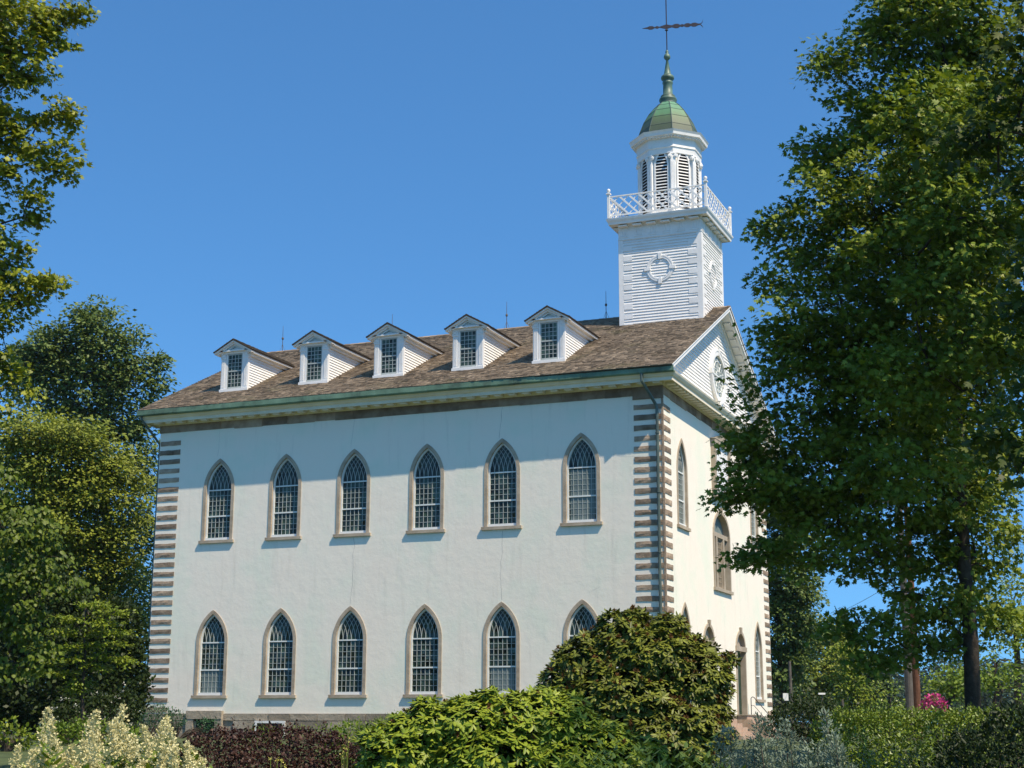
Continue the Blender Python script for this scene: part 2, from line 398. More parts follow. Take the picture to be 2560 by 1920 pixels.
def quoins(list_):
    mb = MB(); r = random.Random(hash(str(list_)) % 999)
    for (face, a, b, long_first) in list_:
        for k, z in enumerate(qz):
            if z < .02: continue
            quoin_stone(mb, a+r.uniform(0,.03)*(0 if abs(a) < .2 else 1), b, z, z+r.uniform(.195, .22), .03, face, r)
    return mb
random.seed(1)
quoins([('L', -1.23, -.06, 1), ('F', .06, 1.04, 1)]).build('corner_quoins', MT['stone'], church)
quoins([('L', -LX+.02, -LX+1.13, 1), ('B', .06, 1.04, 1)]).build('corner_quoins', MT['stone'], church)
quoins([('F', WY-1.08, WY-.02, 1), ('R', -1.04, -.06, 1)]).build('corner_quoins', MT['stone'], church)
cs = MB(); cs.box(-.05, .03, -.03, .05, -.01, 12.478); cs.build('corner_stone_strip', MT['stone'], church)

# ---- pointed windows: surround > sash, pane, sill
def gothic_window_meshes():
    sm = MB()
    sm.band(gothic(HW, RISE, 0), gothic(HW, RISE, FACE), 1, -.03, REC)
    fr = MB(); mu = MB(); f0 = FACE+.002
    y0, y1 = REC-.075, REC-.03
    fr.band(gothic(HW, RISE, f0, z0=.04), gothic(HW, RISE, f0+.07, z0=.04), 1, REC-.12, REC)
    gw = HW-f0-.07; c = (RISE**2-HW**2)/(2*HW); Rg = HW+c-f0-.07
    fr.box(-gw, gw, y0-.02, y1, ZS-.027, ZS+.027)                 # transom
    fr.box(-gw, gw, y0-.02, y1, 1.075, 1.135)                      # meeting rail
    fr.box(-gw-.1, gw+.1, REC-.16, REC, .012, .13)                  # bottom rail / inner sill
    mw = .0095
    for k in range(1, 6):
        x = -gw+2*gw*k/6
        mu.box(x-mw, x+mw, y0, y1, .13, 1.075); mu.box(x-mw, x+mw, y0, y1, 1.135, ZS-.035)
    for k in range(1, 4): z = .13+.945*k/4; mu.box(-gw, gw, y0+.008, y1, z-mw, z+mw)
    for k in range(1, 5): z = 1.135+(ZS-.035-1.135)*k/5; mu.box(-gw, gw, y0+.008, y1, z-mw, z+mw)
    for k in range(1, 7):                                          # intersecting tracery
        xk = -gw+2*gw*k/6
        for s in (1, -1):
            pts = []
            for i in range(40):
                a = i*.028; x = s*(xk-(Rg-Rg*math.cos(a))) ; z = ZS+Rg*math.sin(a)
                if abs(x) > 0 and (x+s*0) is not None:
                    lim = -c+math.sqrt(max(0, Rg*Rg-(z-ZS)**2))
                    if abs(x) > lim+.01: break
                pts.append((x, z))
            if len(pts) > 1:
                o = [(x+mw, z) for x, z in pts]; n_ = [(x-mw, z) for x, z in pts]
                mu.band(o, n_, 1, y0+(.004 if s > 0 else .009), y1)
    pm = MB(); g = gothic(HW, RISE, f0+.06, z0=.06); pm.add([(x, REC-.05, z) for x, z in g], [tuple(range(len(g)))])
    si = MB(); si.box(-.90, .90, -.10, REC, -.12, .01)
    bl = MB(); b = gothic(HW, RISE, f0+.07, z0=.09)
    return sm.mesh('window'), fr.mesh('frame'), pm.mesh('pane'), si.mesh('sill'), mu.mesh('sash')
WM = gothic_window_meshes()
for me, mt in zip(WM, ('surround', 'sash', 'glass', 'surround', 'muntin')): me.materials.append(MT[mt])
blind_me = MB(); blind_me.box(-.52, .52, REC-.056, REC-.052, .13, 2.2); blind_me = blind_me.mesh('blind'); blind_me.materials.append(MT['blind'])
def gothic_window(x, y, z, rot, lab=None, blind=False):
    o = link('window', WM[0], None, church); o.location = (x, y, z); o.rotation_euler.z = rot
    for nm, me in zip(('frame', 'pane', 'sill', 'sash'), WM[1:]): link(nm, me, None, o)
    if blind:
        b = link('blind', blind_me, None, o)
        if blind != 1: b.scale.z = blind; b.location.z = .13*(1-blind)
    return o
for i, x in enumerate(xs_win):
    gothic_window(x, 0, ZU, 0, blind=(1 if i == 5 else False))
    gothic_window(x, 0, ZL, 0, blind=(.45 if i in (0, 4) else False))
for y in ys_win:
    for z in (ZU, ZL): gothic_window(0, y, z, math.pi/2)

# ---- doors with round-topped surrounds
for y in ys_door:
    sm = MB(); o, i_ = roundtop(DHW, DRISE, 0, zs=DZS), roundtop(DHW, DRISE, .15, zs=DZS)
    sm.band(o, i_, 1, -.05, .22)
    sm.box(-DHW-.04, DHW+.04, -.09, .02, DZS-.10, DZS+.12)
    sm.prism([(-.09, DZS+DRISE-.17), (.09, DZS+DRISE-.17), (.13, DZS+DRISE+.14), (-.13, DZS+DRISE+.14)], 1, -.10, 0)
    d = sm.build('door', MT['tanwood'], church); d.location = (0, y, .02); d.rotation_euler.z = math.pi/2
    lf = MB(); lf.box(-.77, .77, .20, .26, 0, DZS-.1)
    for sx in (-1, 1):
        for z0, z1 in ((.2, .9), (1.0, 1.9), (2.0, 2.7)): lf.box(sx*.38-.25, sx*.38+.25, .185, .20, z0, z1)
    lf.build('door_leaf', MT['door'], d)
    tp = MB(); g = roundtop(DHW, DRISE, .14, z0=DZS, zs=DZS); tp.prism(g, 1, .15, .24); tp.build('arch_panel', MT['tanwood'], d)

# ---- round-topped triple window
sm = MB(); sm.band(roundtop(PHW, PRISE, 0, zs=PZS-PZ0), roundtop(PHW, PRISE, .15, zs=PZS-PZ0), 1, -.05, .24)
sm.box(-PHW-.08, PHW+.08, -.12, .1, -.14, 0); sm.prism([(-.09, 3.33), (.09, 3.33), (.12, 3.66), (-.12, 3.66)], 1, -.10, 0)
pw = sm.build('triple_window', MT['tanwood'], church); pw.location = (0, PY, PZ0); pw.rotation_euler.z = math.pi/2
fr = MB(); fr.box(-PHW+.16, PHW-.16, .04, .22, PZS-PZ0-.1, PZS-PZ0+.1)
for x in (-.62, .62): fr.box(x-.11, x+.11, .04, .22, .02, PZS-PZ0-.1)
for x in (-.47, .47): fr.box(x-.03, x+.03, .12, .2, .05, 2.3)
for z in (.05, 1.15, 2.24): fr.box(-.44, .44, .12, .2, z, z+.06)
for x in (-.25, 0, .25): fr.box(x-.015, x+.015, .14, .2, .11, 2.24)
for k in range(1, 10): fr.box(-.44, .44, .145, .195, .11+.22*k, .13+.22*k)
fr.build('mullions', MT['tanwood'], pw)
pn = MB(); g = roundtop(PHW, PRISE, .14, zs=PZS-PZ0, z0=.02); pn.prism(g, 1, .23, .25); pn.build('pane', MT['blind'], pw)
# ---- framed tablet above it
tb = MB(); tb.box(-1.55, 1.55, -.22, .0, 0, .16); tb.box(-1.45, -1.2, -.2, 0, .16, 2.45); tb.box(1.2, 1.45, -.2, 0, .16, 2.45)
tb.box(-1.5, 1.5, -.22, 0, 2.45, 2.62); tb.prism([(-1.6, 2.62), (1.6, 2.62), (0, 3.0)], 1, -.24, 0)
t = tb.build('tablet_frame', MT['tanwood'], church); t.location = (0, PY, 9.5); t.rotation_euler.z = math.pi/2
tp = MB(); tp.box(-1.2, 1.2, -.1, -.0, .16, 2.45); tp.build('tablet', MT['white'], t)

# ---- main cornice, modillions, gutters
cn = MB()
cn.ring((-LX, 0, 0, WY), [(.02, 13.0), (.07, 13.0), (.13, 13.09), (.16, 13.12), (.56, 13.12), (.56, 13.06), (.60, 13.06), (.60, 13.2), (.66, 13.24), (.72, 13.34), (.74, 13.40), (.02, 13.46)])
cornice = cn.build('cornice', MT['cream'], church)
def block_parts(name, me, spots, mat, parent):
    me.materials.append(MT[mat])
    for q in spots:
        o = link(name, me, None, parent); o.location = q[:3]; o.rotation_euler.z = q[3]
md = MB(); md.box(-.15, .15, -.51, -.165, 13.01, 13.118); n = int(LX/.62)
block_parts('modillion', md.mesh('modillion'), [(-LX+.1+k*(LX-.2)/n, 0, 0, 0) for k in range(n+1)], 'cream', cornice)
md = MB(); md.box(-.12, .12, -.51, -.165, 13.01, 13.118); n = int(WY/.5)
block_parts('modillion', md.mesh('modillion'), [(0, .1+k*(WY-.2)/n, 0, math.pi/2) for k in range(n+1)], 'cream', cornice)
def gutter(y_in, y_out):
    g = MB(); s = -1 if y_out < y_in else 1
    pr = [(y_in, 13.36), (y_out-s*.03, 13.36), (y_out, 13.40), (y_out, 13.60), (y_out-s*.035, 13.60), (y_out-s*.035, 13.42), (y_in, 13.42)]
    x0, x1 = -LX-.70, .74
    k = 26
    for i in range(k):
        a, b = x0+(x1-x0)*i/k, x0+(x1-x0)*(i+1)/k; dz = .012*math.sin(i*1.7)
        q = max(0, min(1, ((a+b)/2+11)/10)); sh = -s*.085*q*q*(3-2*q)
        g.prism([(y+(sh if abs(y-y_in) > .05 else 0), z+dz*.4) for y, z in pr], 0, a, b-.004)
    return g
gut = gutter(-.62, -.95).build('gutter', MT['copper'], church)
gutter(WY+.62, WY+.95).build('gutter', MT['copper'], church)
fa = MB()
for ya, yb in ((-.74, -.60), (WY+.60, WY+.74)): fa.box(-LX-.6, .6, ya, yb, 13.41, 13.55)
fa.build('eave_board', MT['cream'], cornice)

# ---- gable ends (clapboarded pediment) and raking cornices
def clapboard(mb, a0f, a1f, z0, z1, h, conv, lap=.03):
    z = z0
    while z < z1-.005:
        zt = min(z+h, z1); l0, r0 = a0f(z), a1f(z); l1, r1 = a0f(zt), a1f(zt)
        if r0-l0 > .02:
            mb.add([conv(l0, z, lap+.012), conv(r0, z, lap+.012), conv(r1, zt, .010), conv(l1, zt, .010), conv(l0, z, .008), conv(r0, z, .008)], [(0, 1, 2, 3), (4, 5, 1, 0)])
        z += h
def gable(xp, sgn):
    g = MB()
    inv_ = lambda z: (z-13.6)/SLOPE-.95
    clapboard(g, lambda z: max(.0, inv_(z)+.3), lambda z: WY-max(.0, inv_(z)+.3), 13.40, 18.2, .155, lambda a, z, o: (xp+sgn*o, a, z))
    return g.build('gable_siding', MT['white'], church)
gable(0, 1); gable(-LX, -1)
def rake(xp, sgn):
    r = MB()
    th = math.atan(SLOPE); co, si = math.cos(th), math.sin(th)
    for side in (0, 1):
        def P(s_, x, nrm):     # s along slope from eave, nrm below roof plane
            y = -.85+s_*co+nrm*si; z = 13.6+.1*SLOPE+s_*si-nrm*co
            if side: y = WY-y
            return (xp+sgn*x, y, z)
        Lr = (WY/2+.85)/co
        def bar(x0, x1, n0, n1, s0=0.0, s1=None, ridge=True):
            # mitred at the ridge: y = WY/2
            e0 = s0; 
            def sm(nn): return Lr-nn*si/co if s1 is None else s1
            r.hexa([P(e0, x0, n1), P(e0, x1, n1), P(sm(n1), x1, n1), P(sm(n1), x0, n1), P(e0, x0, n0), P(e0, x1, n0), P(sm(n0), x1, n0), P(sm(n0), x0, n0)])
        bar(.0, .62, .05, .14); bar(.52, .60, .14, .26); bar(.60, .66, .05, .20); bar(.62, .70, .0, .048)
        bar(.012, .12, .14, .30); bar(.012, .06, .30, .55, s0=.6)
        k = 16
        for i in range(k):
            s0 = .9+i*(Lr-1.5)/k; bar(.14, .46, .14, .20, s0, s0+.28)
            
    return r.build('raking_cornice', MT['white'], church)
rake(0, 1); rake(-LX, -1)

# ---- oval gable window
gw = MB(); n = 40
def ell(a, b): return [(a*math.cos(2*math.pi*i/n), b*math.sin(2*math.pi*i/n)) for i in range(n)]
gw.band(ell(1.42, 1.30), ell(1.10, .98), 1, -.14, .0, closed=True)
gw.band(ell(1.38, 1.26), ell(1.30, 1.18), 1, -.16, -.14, closed=True)
for a in (0, 90, 180, 270):
    c, s = math.cos(R_(a)), math.sin(R_(a)); q = [(1.06, -.07), (1.47, -.11), (1.47, .11), (1.06, .07)]
    sc = .93 if a in (90, 270) else 1
    gw.prism([((u*c-v*s)*1, (u*s+v*c)*sc) for u, v in q], 1, -.175, -.01)
go = gw.build('gable_window', MT['white'], church); go.location = (0, 8.95, 15.25); go.rotation_euler.z = math.pi/2
ms = MB(); ms.box(-1.15, 1.15, -.10, -.04, -.04, .04)
for s in (1, -1):
    for a in range(18, 180, 36):
        c_, s_ = math.cos(R_(a)), math.sin(R_(a)); L_ = 1.08
        ms.prism([(.3*c_-0.011*s_, s*(.3*s_+0.011*c_)), (L_*c_-0.011*s_, s*(L_*.92*s_+0.011*c_)), (L_*c_+0.011*s_, s*(L_*.92*s_-0.011*c_)), (.3*c_+0.011*s_, s*(.3*s_-0.011*c_))], 1, -.08, -.05)
    arc = lambda rr_: [(rr_*math.cos(math.pi*i/16), s*rr_*.92*math.sin(math.pi*i/16)) for i in range(17)]
    ms.band(arc(.32), arc(.29), 1, -.085, -.05); ms.band(arc(.80), arc(.77), 1, -.085, -.05)
ms.build('sash', MT['sash'], go)
pn = MB(); e_ = ell(1.17, 1.06); pn.add([(x, -.035, z) for x, z in e_], [tuple(range(n))]); pn.build('pane', MT['gableglass'], go)

# ---- shingled roof
def shingles(mb, x0, x1, s_len, base, co, si, flip, r, exp=.205, wmin=.09, wmax=.26):
    """courses of shakes on a slope; base(x, s, n) -> point (s up the slope, n above the deck)"""
    k = 0; s = 0.0
    while s < s_len:
        x = x0-r.uniform(0, .1); drift = .006*math.sin(k*.9)
        while x < x1:
            w_ = r.uniform(wmin, wmax); xa, xb = max(x, x0), min(x+w_-.006, x1)
            if xb-xa > .015:
                b0 = s+r.uniform(-.008, .008)+drift*math.sin(x*.7); t0 = .030+r.uniform(0, .018); s1 = min(s+exp+.05, s_len+.02)
                mb.add([base(xa, b0, t0), base(xb, b0, t0+r.uniform(-.004, .004)), base(xb, s1, .006), base(xa, s1, .006), base(xa, b0, 0), base(xb, b0, 0)],
                       [(0, 1, 2, 3), (4, 5, 1, 0)] )
            x += w_
        s += exp*r.uniform(.96, 1.04); k += 1
th = math.atan(SLOPE); CO, SI = math.cos(th), math.sin(th)
rf = MB(); r_ = random.Random(11)
RL = (WY/2+.93)/CO
def roof_base(side):
    def b(x, s, n):
        y = -.93+s*CO-n*SI; z = 13.6+.02*SLOPE+s*SI+n*CO
        return (x, y if side == 0 else WY-y, z)
    return b
shingles(rf, -LX-.70, .70, RL, roof_base(0), CO, SI, False, r_)
shingles(rf, -LX-.70, .70, RL, roof_base(1), CO, SI, True, r_, exp=.27, wmin=.3, wmax=.6)
roof = rf.build('roof', MT['shingle'], church)
dk = MB()
for side in (0, 1):
    b = roof_base(side); dk.hexa([b(-LX-.69, .02, -.05), b(.69, .02, -.05), b(.69, RL-.0, -.05), b(-LX-.69, RL-.0, -.05), b(-LX-.69, .02, -.004), b(.69, .02, -.004), b(.69, RL, -.004), b(-LX-.69, RL, -.004)])
dk.build('roof_deck', MT['deck'], roof)
rcs = [MB(), MB()]; x = -LX-.70
while x < .70:
    xb = min(x+r_.uniform(.3, .45), .70)
    if not (-4.0 < (x+xb)/2 < -.2):
        for s in (-1, 1): rcs[0 if x < -2 else 1].hexa([(x, WY/2, 18.60), (xb, WY/2, 18.60), (xb, WY/2+s*.2, 18.52), (x, WY/2+s*.2, 18.52), (x, WY/2, 18.655+r_.uniform(0,.015)), (xb, WY/2, 18.65), (xb, WY/2+s*.2, 18.56), (x, WY/2+s*.2, 18.56)])
    x = xb
for rc in rcs: rc.build('ridge_cap', MT['shingle'], roof)

# ---- dormers
def dormer(cx):
    yf, zb, ze, za, hw = 1.28, 14.70, 16.55, 17.12, .70
    body = MB()
    body.box(-hw+.02, hw-.02, yf, 6.6, zb-.6, ze)                       # core, buried in the roof
    body.prism([(-hw+.02, ze), (hw-.02, ze), (0, za-.12)], 1, yf+.03, 6.6)
    d = body.build('dormer', MT['white'], church); d.location = (cx, 0, 0)
    sd = MB()
    for s in (-1, 1):
        clapboard(sd, lambda z: yf+.06, lambda z: 5.9, zb, ze-.05, .125, (lambda a, z, o: (s*(hw-.02+o), a, z)))
    sd.build('siding', MT['white'], d)
    for s in (-1, 1):
        p = MB(); a, b = (s*hw-.13, s*hw+.13) if False else ((hw-.21, hw+.03) if s > 0 else (-hw-.03, -hw+.21))
        p.box(a, b, yf-.045, yf+.10, zb+.10, ze-.30)
        for q in (.06, .12, .18): p.box(a+q-.012, a+q+.012, yf-.06, yf-.045, zb+.2, ze-.36)
        p.box(a-.02, b+.02, yf-.07, yf+.12, ze-.30, ze-.24); p.box(a, b, yf-.05, yf+.1, ze-.24, ze-.07); p.box(a+.06, b-.06, yf-.075, yf-.05, ze-.21, ze-.10)
        p.build('pilaster', MT['white'], d)
    tr = MB(); tr.box(-hw-.06, hw+.06, yf-.11, yf+.02, zb-.04, zb+.10); tr.box(-hw-.03, hw+.03, yf-.055, yf+.12, ze-.068, ze+.03)
    for s in (-1, 1): tr.box(min(s*.40, s*.475), max(s*.40, s*.475), yf-.03, yf+.02, zb+.10, ze-.07)
    # pediment: raking fascia and little triangle
    def rk(x0, x1, off0, off1, ya, yb): # raked bar; off measured down from the roof line
        for s in (-1, 1):
            sl_ = (za-ze)/(hw+.32)
            f = lambda x: za-sl_*x
            tr.hexa([(s*x0, ya, f(x0)-off1), (s*x1, ya, f(x1)-off1), (s*x1, yb, f(x1)-off1), (s*x0, yb, f(x0)-off1),
                     (s*x0, ya, f(x0)-off0), (s*x1, ya, f(x1)-off0), (s*x1, yb, f(x1)-off0), (s*x0, yb, f(x0)-off0)])
    rk(0, hw+.30, .0, .10, yf-.27, yf+.03); rk(0, hw+.22, .101, .19, yf-.19, yf+.03); rk(0, hw+.04, .191, .27, yf-.09, yf+.03)
    tr.box(-hw-.2, hw+.2, yf-.19, yf+.02, ze+.031, ze+.09)
    for s in (-1, 1):   # side eaves
        a, b = (hw-.02, hw+.30) if s > 0 else (-hw-.30, -hw+.02)
        o_ = hw+.30 if s > 0 else -hw-.30
        sl_ = (za-ze)/(hw+.32); zo = za-sl_*(hw+.30)
        tr.box(min(s*(hw+.0), s*(hw+.29)), max(s*(hw+.0), s*(hw+.29)), yf+.031, 5.9, zo-.11, zo-.03)
        tr.box(min(s*(hw+.0), s*(hw+.12)), max(s*(hw+.0), s*(hw+.12)), yf+.031, 5.7, zo-.22, zo-.111)
    tr.build('trim', MT['white'], d)
    sa = MB(); w0, z0, z1 = .40, zb+.14, ze-.08
    sa.box(-w0, -w0+.045, yf-.02, yf+.06, z0, z1); sa.box(w0-.045, w0, yf-.02, yf+.06, z0, z1)
    sa.box(-w0+.045, w0-.045, yf-.02, yf+.06, z1-.05, z1); sa.box(-w0+.045, w0-.045, yf-.02, yf+.06, z0-.03, z0+.06)
    zm = (z0+z1)/2; sa.box(-w0+.045, w0-.045, yf-.03, yf-.003, zm-.03, zm+.03)
    for k in (1, 2, 3): x = -w0+.045+(2*w0-.09)*k/4; sa.box(x-.011, x+.011, yf-.016, yf-.004, z0+.06, z1-.05)
    for k in range(1, 4):
        for lo, hi in ((z0+.06, zm-.03), (zm+.03, z1-.05)): z = lo+(hi-lo)*k/4; sa.box(-w0+.045, w0-.045, yf-.013, yf-.0045, z-.011, z+.011)
    sa.build('sash', MT['muntin'], d)
    pn = MB(); pn.box(-w0+.03, w0-.03, yf-.004, yf-.002, z0+.02, z1-.02); pn.build('pane', MT['glass'], d)
    ro = MB(); hs = hw+.33; rise = za-ze; sll = math.hypot(hs, rise); cx_, sx_ = hs/sll, rise/sll
    for s in (-1, 1):
        def b(y, q, n, s=s): return (s*(hs-q*cx_+n*sx_), y, za-rise+q*sx_+n*cx_+.012)
        shingles(ro, yf-.30, 6.4, sll, b, 0, 0, False, random.Random(4+s), exp=.13, wmin=.1, wmax=.22)
        ro.hexa([b(yf-.29, 0, -.04), b(6.4, 0, -.04), b(6.4, sll, -.04), b(yf-.29, sll, -.04), b(yf-.29, 0, .004), b(6.4, 0, .004), b(6.4, sll, .004), b(yf-.29, sll, .004)])
    ro.build('dormer_roof', MT['shingle'], d)
    ed = MB()  # dark slab, the shaded edge line is put into its colour
    for s in (-1, 1):
        def b(y, q, n, s=s): return (s*(hs-q*cx_+n*sx_), y, za-rise+q*sx_+n*cx_+.012)
        ed.hexa([b(yf-.315, -.015, -.03), b(6.3, -.015, -.03), b(6.3, sll, -.03), b(yf-.315, sll, -.03), b(yf-.315, -.015, .018), b(6.3, -.015, .018), b(6.3, sll, .018), b(yf-.315, sll, .018)])
    ed.build('roof_edge_shade', MT['deck'], d)
    return d
def copy_tree(o, parent):
    c = o.copy(); COL.objects.link(c); c.parent = parent
    for ch in list(o.children): copy_tree(ch, c)
    return c
DX = [-21.06, -16.83, -13.02, -9.15, -5.36]
d0 = dormer(DX[0])
for x in DX[1:]:
    c = copy_tree(d0, church); c.location.x = x

# ---- tower
TX0, TX1, TY = -4.07, -.13, 9.15; TH = 1.90; TCX = (TX0+TX1)/2
TY0, TY1 = TY-TH, TY+TH
tw = MB(); tw.box(TX0, TX1, TY0, TY1, 16.4, 22.5)
tower = tw.build('tower', MT['white'], church)
faces = [  # (conv(a, z, out), a0, a1)
    (lambda a, z, o: (a, TY0-o, z), TX0, TX1), (lambda a, z, o: (TX1+o, a, z), TY0, TY1),
    (lambda a, z, o: (-a, TY1+o, z), -TX1, -TX0), (lambda a, z, o: (TX0-o, -a, z), -TY1, -TY0)]
def fbox(mb, conv, a0, a1, z0, z1, o0, o1):
    mb.hexa([conv(a0, z0, o1), conv(a1, z0, o1), conv(a1, z0, o0), conv(a0, z0, o0), conv(a0, z1, o1), conv(a1, z1, o1), conv(a1, z1, o0), conv(a0, z1, o0)])
cl = MB(); cb = MB(); tq = MB(); fz = MB()
for conv, a0, a1 in faces:
    clapboard(cl, lambda z: a0+.1, lambda z: a1-.1, 16.6, 21.75, .137, conv, lap=.034)
    for s in (0, 1):
        q0, q1 = (a0-.03, a0+.2) if s == 0 else (a1-.2, a1+.03)
        fbox(cb, conv, q0, q1, 16.5, 21.76, -.02, .045)
        e0, e1 = (a0+.201, a0+.62) if s == 0 else (a1-.62, a1-.201)
        for k in range(10):
            z = 17.0+k*.47; tq = MB(); fbox(tq, conv, e0, e1, z, z+.235, .0, .05); tq.build('wood_quoin', MT['white'], tower)
    fbox(fz, conv, a0-.03, a1+.03, 21.761, 22.52, -.01, .035)
    fbox(fz, conv, a0-.05, a1+.05, 21.80, 21.84, .0, .06)
    n_ = 6
    for k in range(n_):
        c_ = a0+.25+(a1-a0-.5)*k/(n_-1)
        for dx in (-.12, 0, .12): fbox(fz, conv, c_+dx-.035, c_+dx+.035, 22.0, 22.38, .03, .052)
        fbox(fz, conv, c_-.2, c_+.2, 21.92, 21.96, .03, .06)
        fbox(fz, conv, c_-.22, c_+.22, 22.40, 22.47, .03, .3)
cl.build('siding', MT['white'], tower); cb.build('corner_boards', MT['white'], tower); fz.build('frieze', MT['white'], tower)
for conv, a0, a1 in faces:
    rg = MB(); mid = (a0+a1)/2+.0; n = 40
    def crc(r): return [(r*math.cos(2*math.pi*i/n), r*math.sin(2*math.pi*i/n)) for i in range(n)]
    for (ra, rb, oa, ob) in ((.66, .47, .02, .06), (.63, .58, .06, .075), (.54, .49, .06, .075)):
        A, B = crc(ra), crc(rb); vs = []
        for (L_, o) in ((A, ob), (B, ob), (A, oa), (B, oa)): vs += [conv(mid+u, 20.23+v, o) for u, v in L_]
        fs = []
        for i in range(n):
            j = (i+1) % n; fs += [(i, j, n+j, n+i), (i, 2*n+i, 2*n+j, j), (n+i, n+j, 3*n+j, 3*n+i)]
        rg.add(vs, fs)
    for a in (0, 90, 180, 270):
        c, s = math.cos(R_(a)), math.sin(R_(a)); q = [(.45, -.06), (.745, -.085), (.745, .085), (.45, .06)]
        pt = [(u*c-v*s, u*s+v*c) for u, v in q]
        rg.hexa([conv(mid+u, 20.23+v, .02) for u, v in pt]+[conv(mid+u, 20.23+v, .105) for u, v in pt])
    rg.build('ring_ornament', MT['white'], tower)
tc_ = MB(); tc_.ring((TX0, TX1, TY0, TY1), [(0, 22.46), (.06, 22.46), (.1, 22.52), (.36, 22.52), (.36, 22.50), (.40, 22.50), (.42, 22.60), (.48, 22.70), (.50, 22.78), (0, 22.84)])
tc_.box(TX0-.3, TX1+.3, TY0-.3, TY1+.3, 22.80, 22.86)
tc_.build('tower_cornice', MT['white'], tower)
# balustrade
bal = MB(); rh0, rh1 = 22.93, 23.92
BO = .38
for conv, a0, a1 in faces:
    fbox(bal, conv, a0-BO+.06, a1+BO-.06, rh1-.05, rh1, BO-.05, BO+.02); fbox(bal, conv, a0-BO+.06, a1+BO-.06, rh0, rh0+.05, BO-.04, BO+.01)
    span = a1-a0+2*BO; H = rh1-rh0-.1; st = .47
    k = -int(H/st)-1
    while a0-BO+k*st < a1+BO:
        for s in (1, -1):
            b0 = a0-BO+.06+k*st; b1 = b0+H
            if s < 0: b0, b1 = b1, b0
            lo, hi = a0-BO+.06, a1+BO-.06
            def clipz(b_a, b_b):
                t0, t1 = 0.0, 1.0; dlt = b_b-b_a
                for lim, sg in ((lo, 1), (hi, -1)):
                    tt = (lim-b_a)/dlt
                    if dlt*sg > 0: t0 = max(t0, tt)
                    else: t1 = min(t1, tt)
                return t0, t1
            t0, t1 = clipz(b0, b1)
            if t1-t0 > .05:
                u0, u1 = b0+(b1-b0)*t0, b0+(b1-b0)*t1; za_, zb_ = rh0+.05+H*t0, rh0+.05+H*t1; hwid = .06 if s < 0 else .03
                o0, o1 = (BO-.035, BO-.012) if s > 0 else (BO-.0118, BO+.01)
                bal.hexa([conv(u0-hwid, za_, o1), conv(u0+hwid, za_, o1), conv(u0+hwid, za_, o0), conv(u0-hwid, za_, o0), conv(u1-hwid, zb_, o1), conv(u1+hwid, zb_, o1), conv(u1+hwid, zb_, o0), conv(u1-hwid, zb_, o0)])
        k += 1
balu = bal.build('balustrade', MT['white'], church)
for px_ in (TX0-BO, TX1+BO):
    for py_ in (TY0-BO, TY1+BO):
        p = MB(); p.box(px_-.06, px_+.06, py_-.06, py_+.06, 22.85, 24.02); p.box(px_-.1, px_+.1, py_-.1, py_+.1, 24.02, 24.07)
        p.lathe(px_, py_, [(.03, 24.07), (.04, 24.11), (.075, 24.15), (.09, 24.21), (.075, 24.27), (.03, 24.3)], 10); p.build('post', MT['white'], balu)
# belfry
OR, PH = 1.42, math.pi/8
be = MB(); be.lathe(TCX, TY, [(OR+.1, 22.86), (OR+.1, 23.25), (OR, 23.3), (OR, 26.95)], 8, PH)
belfry = be.build('belfry', MT['white'], church)
ent = MB(); ent.lathe(TCX, TY, [(OR+.12, 26.05), (OR+.14, 26.3), (OR+.19, 26.34), (OR+.15, 26.38), (OR+.15, 26.78), (OR+.22, 26.83), (OR+.44, 26.88), (OR+.46, 27.0), (OR+.52, 27.1), (OR+.05, 27.2)], 8, PH)
ap = (OR+.28)*math.cos(PH)
for k in range(8):
    a = k*math.pi/4; ca, sa_ = math.cos(a), math.sin(a); wd = (OR+.28)*math.sin(PH)
    for j in range(9):
        t = -wd+.06+(2*wd-.12)*j/8
        P = lambda r, tt, z: (TCX+r*ca-tt*sa_, TY+r*sa_+tt*ca, z)
        ent.hexa([P(ap-.1, t-.035, 26.79), P(ap+.08, t-.035, 26.79), P(ap+.08, t+.035, 26.79), P(ap-.1, t+.035, 26.79), P(ap-.1, t-.035, 26.87), P(ap+.08, t-.035, 26.87), P(ap+.08, t+.035, 26.87), P(ap-.1, t+.035, 26.87)])
ent.build('entablature', MT['white'], belfry)
apo = OR*math.cos(PH)
def lou():
    l = MB(); hw_, zs_, ri = .285, 25.45, .76
    out, inn = gothic(hw_+.07, ri+.1, 0, zs=0), gothic(hw_+.07, ri+.1, .07, zs=0)
    sh = lambda L_: [(x, z+zs_ if i not in (0, len(L_)-1) else 23.35) for i, (x, z) in enumerate(L_)]
    l.band(sh(out), sh(inn), 1, -.07, .0)
    c = (ri*ri-hw_*hw_)/(2*hw_); z = 23.42
    bk = MB(); bk.add([(x, -.012, zz) for x, zz in sh(inn)], [tuple(range(len(inn)))])  # dark sheet stands for the shade behind the slats
    sl_ = MB()
    while z < zs_+ri-.06:
        wz = hw_ if z < zs_ else -c+math.sqrt(max(0, (hw_+c)**2-(z-zs_)**2))
        if wz > .03: sl_.hexa([(-wz, -.06, z), (wz, -.06, z), (wz, -.02, z+.055), (-wz, -.02, z+.055), (-wz, -.06, z+.022), (wz, -.06, z+.022), (wz, -.02, z+.068), (-wz, -.02, z+.068)])
        z += .155
    a, b, c_ = l.mesh('louver'), bk.mesh('louver_shadow'), sl_.mesh('slats')
    a.materials.append(MT['white']); b.materials.append(MT['dark']); c_.materials.append(MT['white'])
    return a, b, c_
LM = lou()
lm = MB(); 
pil_me = MB()
pil_me.box(-.12, .12, -.13, .12, 23.3, 25.98); pil_me.box(-.15, .15, -.16, .12, 23.3, 23.5); pil_me.box(-.15, .15, -.17, .12, 25.98, 26.05)
